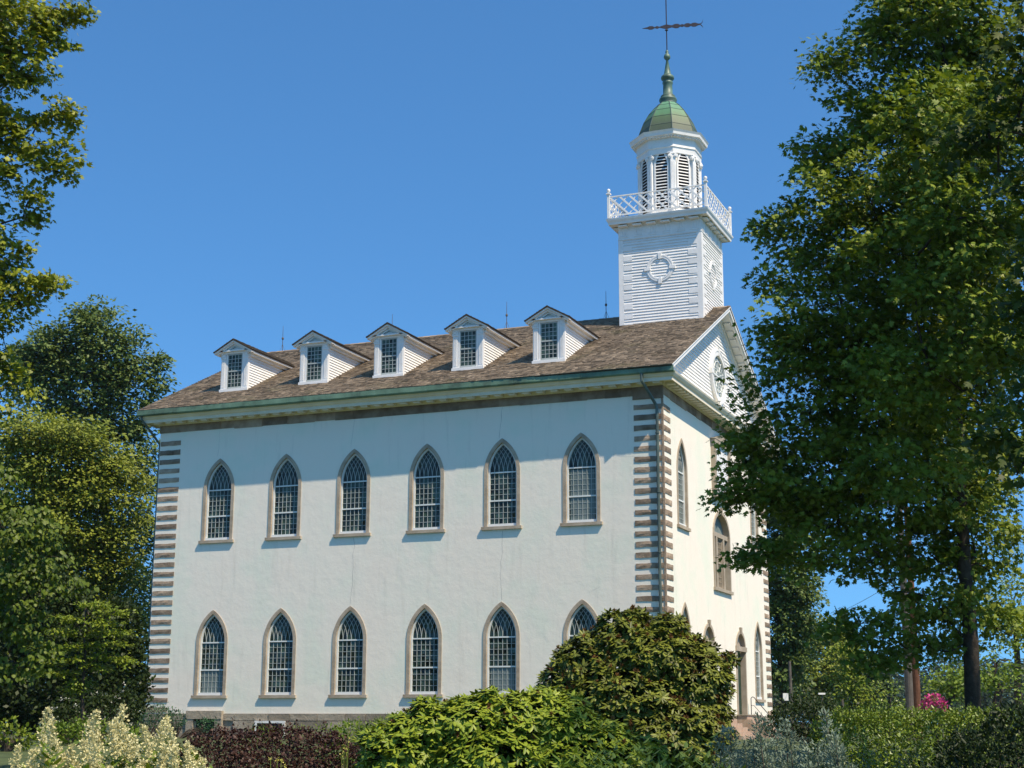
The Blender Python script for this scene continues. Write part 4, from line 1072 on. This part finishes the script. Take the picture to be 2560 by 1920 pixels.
# ================================================================== shrubs
def blob_surface(blobs, dens, inner=0.0, zmin=None):
    """points (and outward directions) on the outside of a union of ellipsoids"""
    P_, N_ = [], []
    for i, (c, rad) in enumerate(blobs):
        area = 4*math.pi*((rad[0]*rad[1])**1.6/3+(rad[0]*rad[2])**1.6*2/3)**(1/1.6); n = int(area*dens)
        d = rdir(n); nrm = unit(d/rad); lump = 1+.07*np.sin(d[:, :1]*9+i)*np.cos(d[:, 2:]*8+2*i)
        P = c+d*rad*(1-inner*rng.random((n, 1)))*lump
        ok = np.ones(n, bool)
        for j, (c2, r2) in enumerate(blobs):
            if j != i: ok &= (((P-c2)/r2)**2).sum(1) > .80
        if zmin is not None: ok &= P[:, 2] > zmin
        P_.append(P[ok]); N_.append(nrm[ok])
    return np.concatenate(P_), np.concatenate(N_)

def stems_mesh(base, tips, r=.012, n=60):
    tb = MB(); pick = rng.choice(len(tips), min(n, len(tips)), replace=False)
    for k in pick:
        q = Vector(tips[k]-base); a = Vector((q.x*.15, q.y*.15, -.02)); q = a.lerp(q, .72); m = a.lerp(q, .5)+Vector((q.x*.05, q.y*.05, .10)); tb.tube([a, m, q], [r*1.6, r, r*.35], 5)
    return tb

def rhododendron(label, D, lst, mat, gpx, dens=42, ln=.125, spent=.06, group=None):
    bl = px_blobs(D, lst); base = gp(gpx, D); root = empty('rhododendron_bush', base); tag(root, label, 'shrub', group)
    P, Nn = blob_surface(bl, dens, inner=.10, zmin=base[2]+.05)
    P2, N2 = blob_surface(bl, dens*.8, inner=.38, zmin=base[2]+.05)
    whorls = np.concatenate([P, P2]); dirs = unit(np.concatenate([Nn*.75, N2*.6])+UP*.75+rng.normal(size=(len(whorls), 3))*.28)
    isout = np.arange(len(whorls)) < len(P)
    k = 10; n = len(whorls); idx = np.repeat(np.arange(n), k); d = dirs[idx]
    e1 = unit(np.cross(d, np.array([.3, .9, .1])+rng.normal(size=(n, 3))[idx]*.05)); e2 = np.cross(d, e1)
    ph = (np.tile(np.arange(k), n)*2.399+rng.random(n)[idx]*6.28)[:, None]; el = (rng.uniform(-.35, .55, len(idx)))[:, None]
    ax = (e1*np.cos(ph)+e2*np.sin(ph))*np.cos(el)+d*np.sin(el)
    ax = ax+np.array([0, 0, -.12]); nr = unit(d-ax*(d*ax).sum(1, keepdims=True)*.9+.2*UP)
    size = ln*(.7+.5*rng.random(len(idx)))*(.85+.3*rng.random(n)[idx]); keep = rng.random(len(idx)) < .9
    Pp = whorls[idx]+ax*.012
    link('foliage', leaf_mesh('foliage', (Pp-base)[keep], ax[keep], nr[keep], size[keep], size[keep]*.36, 'oval'), LM_[mat], root)
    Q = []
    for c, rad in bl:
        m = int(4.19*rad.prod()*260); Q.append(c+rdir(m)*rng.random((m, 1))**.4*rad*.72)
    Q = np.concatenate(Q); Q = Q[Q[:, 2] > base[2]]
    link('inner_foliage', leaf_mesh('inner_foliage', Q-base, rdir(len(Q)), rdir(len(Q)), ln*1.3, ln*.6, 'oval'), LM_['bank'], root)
    sp = np.where(isout & (rng.random(n) < spent))[0]
    if len(sp):
        q = 16; idx = np.repeat(sp, q); dd = unit(dirs[idx]+rng.normal(size=(len(idx), 3))*.8)
        link('spent_blooms', leaf_mesh('spent_blooms', whorls[idx]-base+dirs[idx]*.03, dd, rdir(len(idx)), .065, .018, 'oval'), LM_['spent'], root)
    stems_mesh(base, whorls, .012, 90).build('stems', MT['twig'], root)
    return root
rhododendron('broad rhododendron with bright green leaf whorls, in front of the taller dark one', 23.0,
  [(1010,1890,110,95),(1080,1840,90,80),(1180,1820,110,75),(1300,1810,110,80),(1390,1820,110,90),(1480,1870,110,80),(1240,1900,180,110),(1420,1910,160,90),(960,1920,70,60),(1560,1900,110,70),(1150,1760,30,20),(1290,1755,45,25),(1010,1806,40,24),(1070,1765,36,22),(1220,1742,34,20),(1360,1742,44,26),(930,1850,36,24),(1430,1762,40,28)],
  'rhodo', 1250, dens=52, ln=.128, spent=.05, group='rhododendrons before the church')
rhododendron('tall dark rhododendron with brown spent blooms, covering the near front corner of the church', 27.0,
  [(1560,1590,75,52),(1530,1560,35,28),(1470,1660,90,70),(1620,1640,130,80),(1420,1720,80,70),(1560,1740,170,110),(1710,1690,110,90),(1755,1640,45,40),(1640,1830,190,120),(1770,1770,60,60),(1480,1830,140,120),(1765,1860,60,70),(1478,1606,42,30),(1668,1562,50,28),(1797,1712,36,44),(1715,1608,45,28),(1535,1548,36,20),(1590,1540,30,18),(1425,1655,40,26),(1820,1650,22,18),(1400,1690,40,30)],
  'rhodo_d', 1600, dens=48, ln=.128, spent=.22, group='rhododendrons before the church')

def leafy_shrub(name, label, cat, D, lst, mat, gpx, dens, ln, wd, shape='oval', up=.7, rnd=.6, inner=.25, group=None, part='foliage', droop=0.0, stems=80, hug=.3, clump=.05):
    bl = px_blobs(D, lst); base = gp(gpx, D); root = empty(name, base); tag(root, label, cat, group)
    P, Nn = blob_surface(bl, dens, inner=inner, zmin=base[2]+.02); n = len(P)
    w_ = 2.2/ln**.55
    P = P+rng.normal(size=(n, 3))*ln*.6+Nn*(clump*(np.sin(P[:, :1]*w_)*np.sin(P[:, 1:2]*w_*.9+1)+np.sin(P[:, 2:]*w_*1.2+P[:, :1]*w_*.5))*.5)
    A = unit(Nn*.5+UP*.3+rng.normal(size=(n, 3))*rnd)-np.array([0, 0, droop]); M_ = unit(Nn*hug+UP*up+rng.normal(size=(n, 3))*.45)
    sz = ln*(.6+.7*rng.random(n))
    link(part, leaf_mesh(part, P-base, A, M_, sz, sz*wd, shape), LM_[mat], root)
    if stems: stems_mesh(base, P, .010, stems).build('stems', MT['twig'], root)
    return root

def shoots(parent, base, spots, mat, ln, wd, hgt, n_leaf, part='shoot', lean=.2, shape='oval'):
    """upright leafy shoots standing out of a shrub"""
    P_, A_, N_ = [], [], []; tb = MB()
    for q in spots:
        d = unit(UP+np.append(rng.normal(size=2)*lean, 0)); h = hgt*rng.uniform(.6, 1.2)
        t = np.linspace(.05, 1, n_leaf)[:, None]; pos = q+d*h*t; ph = np.arange(n_leaf)*2.4+rng.random()*6
        o = np.stack([np.cos(ph), np.sin(ph), .75+0*ph], 1); P_.append(pos); A_.append(o); N_.append(unit(UP-.3*o+rng.normal(size=o.shape)*.2)); tb.tube([Vector(q-base), Vector(q+d*h-base)], [.006, .003], 4)
    P, A, Nn = map(np.concatenate, (P_, A_, N_)); n = len(P); sz = ln*(.6+.6*rng.random(n))
    link(part, leaf_mesh(part, P-base, A, Nn, sz, sz*wd, shape), LM_[mat], parent)

# purple-leaved shrub
D = 24.5; lst = [(520,1896,80,60),(600,1866,80,45),(700,1866,90,45),(790,1871,80,45),(860,1901,70,50),(660,1926,200,70),(560,1851,40,22),(740,1838,40,20),(820,1851,35,20)]
pb = leafy_shrub('ninebark_bush', 'dark purple leaved bush in front of the church, right of the cream plumes', 'shrub', D, lst, 'purple', 680, 700, .055, .7, up=.5, rnd=.9, inner=.35)
P, Nn = blob_surface(px_blobs(D, lst), 12, inner=.05); P = P[(Nn[:, 2] > .25)]
shoots(pb, gp(680, D), P[:170], 'purple', .05, .6, .15, 9, 'shoots')

# hedge
D = 27.0
hz = [(2085+i*40, (1900 if i == 0 else 1888)+(2*math.sin(i*1.3)), 66, 112, .0+.15*i) for i in range(19)]
hg = leafy_shrub('hedge', 'bright yellow green clipped hedge before the maple trunk', 'hedge', D, hz, 'hedge', 2300, 1250, .062, .5, up=.55, rnd=.8, inner=.30, stems=30, clump=.05)
P, Nn = blob_surface(px_blobs(D, hz), 14, inner=.05); P = P[Nn[:, 2] > .5]
shoots(hg, gp(2300, D), P[:260], 'hedge', .055, .45, .09, 7, 'shoots')
# dark shrub lower right
leafy_shrub('shrub', 'green shrub with shade put into its leaf colour at the lower right corner', 'shrub', 15.5, [(2480,1930,140,110),(2560,1870,120,100),(2400,1960,110,60)], 'shade', 2500, 1400, .06, .4, up=.3, rnd=.8, inner=.3)

# shrub bank behind the dogwood
leafy_shrub('shrub', 'dark dense shrub mass behind the layered dogwood', 'shrub', 53, [(30,1680,110,150),(140,1720,110,130),(240,1700,90,140),(310,1720,50,110),(80,1560,90,90),(330,1640,30,90),(200,1600,110,80),(290,1580,60,80),(120,1500,100,70),(30,1480,80,80),(345,1720,25,60)], 'bank', 170, 230, .19, .6, up=.4, rnd=.9, inner=.35, shape='diamond')
fl = leafy_shrub('shrub', 'dark shrub dotted with white flower heads, left of the church corner', 'shrub', 50, [(190,1790,60,40),(260,1780,60,50),(310,1770,40,50)], 'bank', 250, 120, .11, .6, up=.4, rnd=.9)
P, Nn = blob_surface(px_blobs(50, [(190,1785,62,42),(260,1775,62,52),(310,1765,42,52)]), 3.0); base = gp(250, 50)
idx = np.repeat(np.arange(len(P)), 10); g = rng.normal(size=(len(idx), 3))*np.array([.05, .05, .02])
link('flower_heads', leaf_mesh('flower_heads', P[idx]+g-base, rdir(len(idx)), UP+0*g, .045, .045, 'diamond'), LM_['whitef'], fl)

leafy_shrub('evergreen_bush', 'low blue green evergreen bush at the foot of the left quoins', 'shrub', 60, [(395,1790,40,28),(340,1800,45,25)], 'bgreen', 370, 260, .10, .4, shape='diamond', rnd=.9)
leafy_shrub('evergreen_bush', 'small rounded evergreen bush beside the basement door', 'shrub', 60, [(438,1800,26,24),(520,1812,25,16)], 'bgreen', 440, 260, .10, .4, shape='diamond', rnd=.9)
leafy_shrub('shrub', 'yellow green shrub by the lawn at the lower left edge', 'shrub', 40, [(10,1835,40,28),(50,1850,35,22)], 'dogwood', 20, 140, .12, .6)
leafy_shrub('shrub', 'low green shrub row between the cream plumes and the dark trees', 'shrub', 44, [(150,1835,60,26),(230,1825,60,28),(300,1840,60,26)], 'green', 220, 160, .10, .6)
leafy_shrub('perennial_plant', 'mid green leafy perennial between the purple bush and the bright rhododendron', 'plant', 30, [(880,1850,55,45),(940,1860,45,45),(850,1890,60,40),(920,1900,60,40)], 'green', 900, 330, .085, .4, up=.4, rnd=.8)
leafy_shrub('perennial_plant', 'light green foliage against the foundation left of the bright rhododendron', 'plant', 42, [(880,1835,50,28),(960,1822,40,34),(810,1838,40,20),(740,1838,45,20),(660,1840,50,20)], 'green', 900, 200, .09, .22, up=.2, rnd=.5)

leafy_shrub('shrub', 'dark low shrub behind the blue green plants, right of the entrance steps', 'shrub', 50, [(1990,1800,55,42),(2050,1800,60,48),(2100,1810,40,40),(1945,1815,35,24)], 'bank', 2020, 230, .11, .55, up=.4, rnd=.9)
# large-leaved plants in the shade, bottom centre
def tall_leaf_plant(label, D, spots, mat, ln, wd, gpx, n=9, group=None, hgt=.5):
    base = gp(gpx, D); root = empty('broadleaf_plant', base); tag(root, label, 'plant', group)
    tops = np.array([at(x, y, D+rng.uniform(-.6, .6)) for x, y in spots]); shoots(root, base, tops-UP*hgt, mat, ln, wd, hgt, n, 'leaves', lean=.12)
    stems_mesh(base, tops-UP*hgt, .008, len(tops)).build('stems', MT['twig'], root); return root
tall_leaf_plant('broad pointed dark green leaves at the bottom edge below the dark rhododendron', 16.0, [(x+rng.uniform(-12, 12), 1868+rng.uniform(-18, 30)) for x in range(1470, 1800, 17)]+[(x+rng.uniform(-12, 12), 1900+rng.uniform(-18, 30)) for x in range(1470, 1860, 17)], 'perenn', .12, .36, 1640, n=14)
tall_leaf_plant('dark pointed leaves poking up beside the bright rhododendron at the bottom edge', 15.0, [(1360,1850),(1400,1866),(1440,1842),(1470,1880),(1330,1890),(1420,1905),(1380,1900)], 'green', .13, .3, 1400, n=12)
tall_leaf_plant('pale green upright shoots at the bottom edge left of the bright rhododendron', 17.0, [(1080,1885),(1100,1900),(1060,1900),(930,1915),(985,1905),(1035,1915)], 'green', .12, .16, 1050, n=14)

# blue-green feathery plants
def plume_plant(label, D, spots, gpx, group):
    base = gp(gpx, D); root = empty('feathery_plant', base); tag(root, label, 'plant', group)
    P_, A_, N_ = [], [], []; tb = MB()
    for x, y, h in spots:
        tip = at(x, y, D+rng.uniform(-.8, .8)); d = unit(UP+np.append(rng.normal(size=2)*.13, 0)); foot = tip-d*h
        tb.tube([Vector(foot-base), Vector(tip-base)], [.010, .003], 5)
        nb = int(h*42)
        for i in range(nb):
            t = i/nb; p = foot+(tip-foot)*t; a = rng.random()*6.28; bl = (.05+.16*(1-t)**.8)*rng.uniform(.7, 1.2); o = unit(np.array([math.cos(a), math.sin(a), .55]))
            m = 11; tt = np.linspace(.15, 1, m)[:, None]; g = rng.normal(size=(m, 3))
            P_.append(p+o*bl*tt+g*.012); A_.append(unit(o+g*.6+UP*.4)); N_.append(unit(UP+g[:, ::-1]*.6))
    P, A, Nn = map(np.concatenate, (P_, A_, N_)); n = len(P)
    link('foliage', leaf_mesh('foliage', P-base, A, Nn, .045*(.6+.7*rng.random(n)), .019, 'oval'), LM_['blue'], root); tb.build('stems', MT['twig'], root)
plume_plant('blue green feathery plant right of the dark rhododendron, before the entrance steps', 19.0, [(x+rng.uniform(-14, 14), y+rng.uniform(-15, 20), rng.uniform(.45, .8)) for x, y in ((1800,1830),(1815,1860),(1840,1820),(1850,1862),(1870,1835),(1890,1850),(1905,1790),(1920,1812),(1900,1880),(1940,1838),(1955,1800),(1960,1865),(1985,1828),(1980,1880),(1860,1895),(1820,1890),(1930,1890))], 1880, 'blue green feathery plants')
plume_plant('blue green feathery plant before the left end of the bright hedge', 18.0, [(x+rng.uniform(-12, 12), y+rng.uniform(-15, 20), rng.uniform(.45, .8)) for x, y in ((2005,1840),(2030,1870),(2055,1780),(2065,1810),(2040,1840),(2080,1830),(2095,1860),(2060,1890),(2110,1895),(2020,1900),(2135,1900),(2085,1890),(1790,1915),(2070,1850))], 2050, 'blue green feathery plants')

# cream-plumed plant
def plume_mesh(seed):
    r = np.random.default_rng(seed); P_, A_ = [], []
    H = .42
    for i in range(20):
        t = i/20; a = i*2.4+r.random(); z = H*t; bl = (.03+.12*(1-t)**1.0)*r.uniform(.6, 1.2); o = unit(np.array([math.cos(a), math.sin(a), .75]))
        m = 16; tt = np.linspace(.1, 1, m)[:, None]; g = r.normal(size=(m, 3)); P_.append(np.array([0, 0, z])+o*bl*tt+g*.006+np.array([0, 0, 1])*(.25*bl*tt**2)); A_.append(unit(o+g*.9))
    P, A = np.concatenate(P_), np.concatenate(A_); n = len(P)
    me = leaf_mesh('flower_plume', P, A, unit(r.normal(size=(n, 3))+UP*.6), .030, .021, 'oval'); me.materials.append(LM_['plume']); return me
PM = [plume_mesh(s) for s in (1, 2, 3, 4)]
D = 18.0; base = gp(280, D); root = empty('plumed_plant', base); tag(root, 'tall perennial covered in cream flower plumes at the lower left', 'plant')
env = [(40,1840),(105,1770),(130,1790),(165,1830),(215,1795),(235,1770),(255,1800),(300,1765),(318,1790),(345,1815),(375,1800),(400,1790),(425,1790),(440,1810),(465,1830),(490,1840),(500,1870),(520,1880)]
spots = [(x, y) for x, y in env]
for _ in range(80):
    x = rng.uniform(70, 525); top = np.interp(x, [e[0] for e in env], [e[1] for e in env]); y = top+rng.uniform(20, 170)
    if y < 1965: spots.append((x, y))
tops = []
for i, (x, y) in enumerate(spots):
    o = link('flower_plume', PM[i % 4], None, root); t = at(x+rng.uniform(-6, 6), y, D+rng.uniform(-.8, .8)+(.5 if i < len(env) else 0)); tops.append(t-UP*.36)
    o.location = Vector(t-base-UP*.43); s_ = rng.uniform(.75, 1.15); o.scale = (s_, s_, s_); o.rotation_euler = (rng.normal()*.22, rng.normal()*.22, rng.random()*6.28)
shoots(root, base, np.array(tops)-UP*.45, 'green', .19, .4, .5, 13, 'leaves', lean=.25)
stems_mesh(base, np.array(tops), .009, 90).build('stems', MT['twig'], root)

# small yellow flowers at the bottom edge
for i, (x, y, lab) in enumerate(((868, 1848, 'yellow flower spike before the right end of the purple bush'), (690, 1895, 'low yellow flowers at the bottom edge before the purple bush'))):
    D = 17.0; base = gp(x, D); root = empty('flowering_plant', base); tag(root, lab, 'flower')
    P_ = []
    for q in range(5 if i else 4):
        t = at(x+q*(9 if i else 6)-14, y+rng.uniform(0, 45), D); P_.append(t+rng.normal(size=(12, 3))*np.array([.010, .010, .05 if not i else .012]))
    P = np.concatenate(P_); n = len(P); link('blossoms', leaf_mesh('blossoms', P-base, rdir(n), rdir(n), .018, .014, 'oval'), LM_['yellow'], root)
    tb = MB(); [tb.tube([Vector((0, 0, 0)), Vector(p.mean(0)-base)], .004, 4) for p in P_]; tb.build('stems', LM_['green'], root)

# pink azalea
az = leafy_shrub('azalea_bush', 'azalea in full pink bloom right of the brown pole', 'shrub', 52, [(2336,1757,25,18),(2318,1763,17,14),(2351,1768,15,13),(2334,1748,17,12)], 'pink', 2335, 300, .075, .9, up=.4, rnd=.8, part='blossoms', stems=20)

P, Nn = blob_surface(px_blobs(52, [(2336,1759,24,17),(2318,1765,17,14),(2351,1770,15,13)]), 160); n = len(P); base = gp(2335, 52)
link('leaves', leaf_mesh('leaves', P-base, rdir(n), unit(UP+rng.normal(size=(n, 3))*.6), .08, .035, 'oval'), LM_['green'], az)
# ---- poles and wires
def pole(px, D, rad, top, mat, label, grp, cross=False):
    b = gp(px, D); t = at(px, top, D); h = t[2]-b[2]; root = empty('utility_pole', b); tag(root, label, 'pole', grp)
    m = MB(); m.tube([(0, 0, -.2), (.02, 0, h*.5), (0, 0, h)], [rad, rad*.9, rad*.75], 12); m.build('shaft', MT[mat], root)
    if cross:
        c = MB(); c.box(-1.2, 1.2, -.06, .06, h-.9, h-.75); c.build('crossarm', MT[mat], root)
    return b, h
b1, h1 = pole(2276, 60, .165, 1180, 'polegrey', 'weathered grey wooden pole, left one of the pair behind the hedge', 'wooden utility poles', True)
b2, h2 = pole(2295, 60.6, .155, 1250, 'polered', 'reddish brown wooden pole standing against the grey one', 'wooden utility poles')
b3, h3 = pole(1979, 95, .12, 1652, 'polegrey', 'thin grey brown pole far behind the right corner of the church', 'wooden utility poles')
b4, h4 = pole(2108, 75, .07, 1748, 'polegrey', 'short grey post in front of the dark trees left of the hedge', 'wooden utility poles')
def wire(p, q, sag, label):
    p, q = Vector(p), Vector(q); pts = [p.lerp(q, i/16)-Vector((0, 0, sag*4*(i/16)*(1-i/16))) for i in range(17)]
    m = MB(); m.tube(pts, .011, 5); tag(m.build('overhead_wire', MT['iron']), label, 'wire', 'overhead wires')
wire(at(1990, 1558, 110), at(2290, 1418, 60), .5, 'lowest thin black wire rising to the right below the maple')
wire(at(1990, 1450, 110), at(2290, 1300, 60), .5, 'upper thin black wire rising to the right behind the maple')
wire(at(2290, 1545, 60), at(2900, 1440, 50), .3, 'thin black wire crossing the gap right of the maple trunk')
# small white sign boards seen among the trees
for px, py, w_, h_, lab in ((1966, 1742, .14, .38, 'small white sign board at the right corner of the church'), (2057, 1734, .18, .09, 'flat white lamp head among the dark trees right of the church')):
    D = 80; b = gp(px, D); root = empty('sign_board' if h_ > .3 else 'street_lamp', b); t = at(px, py, D)-b; tag(root, lab, 'sign' if h_ > .3 else 'lamp')
    m = MB(); m.box(-w_, w_, -.05, .05, t[2]-h_/2, t[2]+h_/2); m.build('panel' if h_ > .3 else 'lamp_head', MT['white'], root).rotation_euler.z = -YAW
    m = MB(); m.tube([(0, .08, 0), (0, .08, t[2])], .04, 6); m.build('post', MT['polegrey'], root)
# ================================================================== the air
hz_ = MB(); hz_.box(-420, 320, -75, 620, -3.2, 45)
m = bpy.data.materials.new('air'); m.use_nodes = True; nt = m.node_tree; nt.nodes.clear()
o_ = N(nt, 'ShaderNodeOutputMaterial'); pv = N(nt, 'ShaderNodeVolumePrincipled'); pv.inputs['Color'].default_value = (.75, .86, 1, 1); pv.inputs['Density'].default_value = .00008; pv.inputs['Anisotropy'].default_value = .2
nt.links.new(pv.outputs[0], o_.inputs['Volume'])
tag(hz_.build('haze', m), 'thin blue summer haze over the whole place', 'haze', kind='stuff')
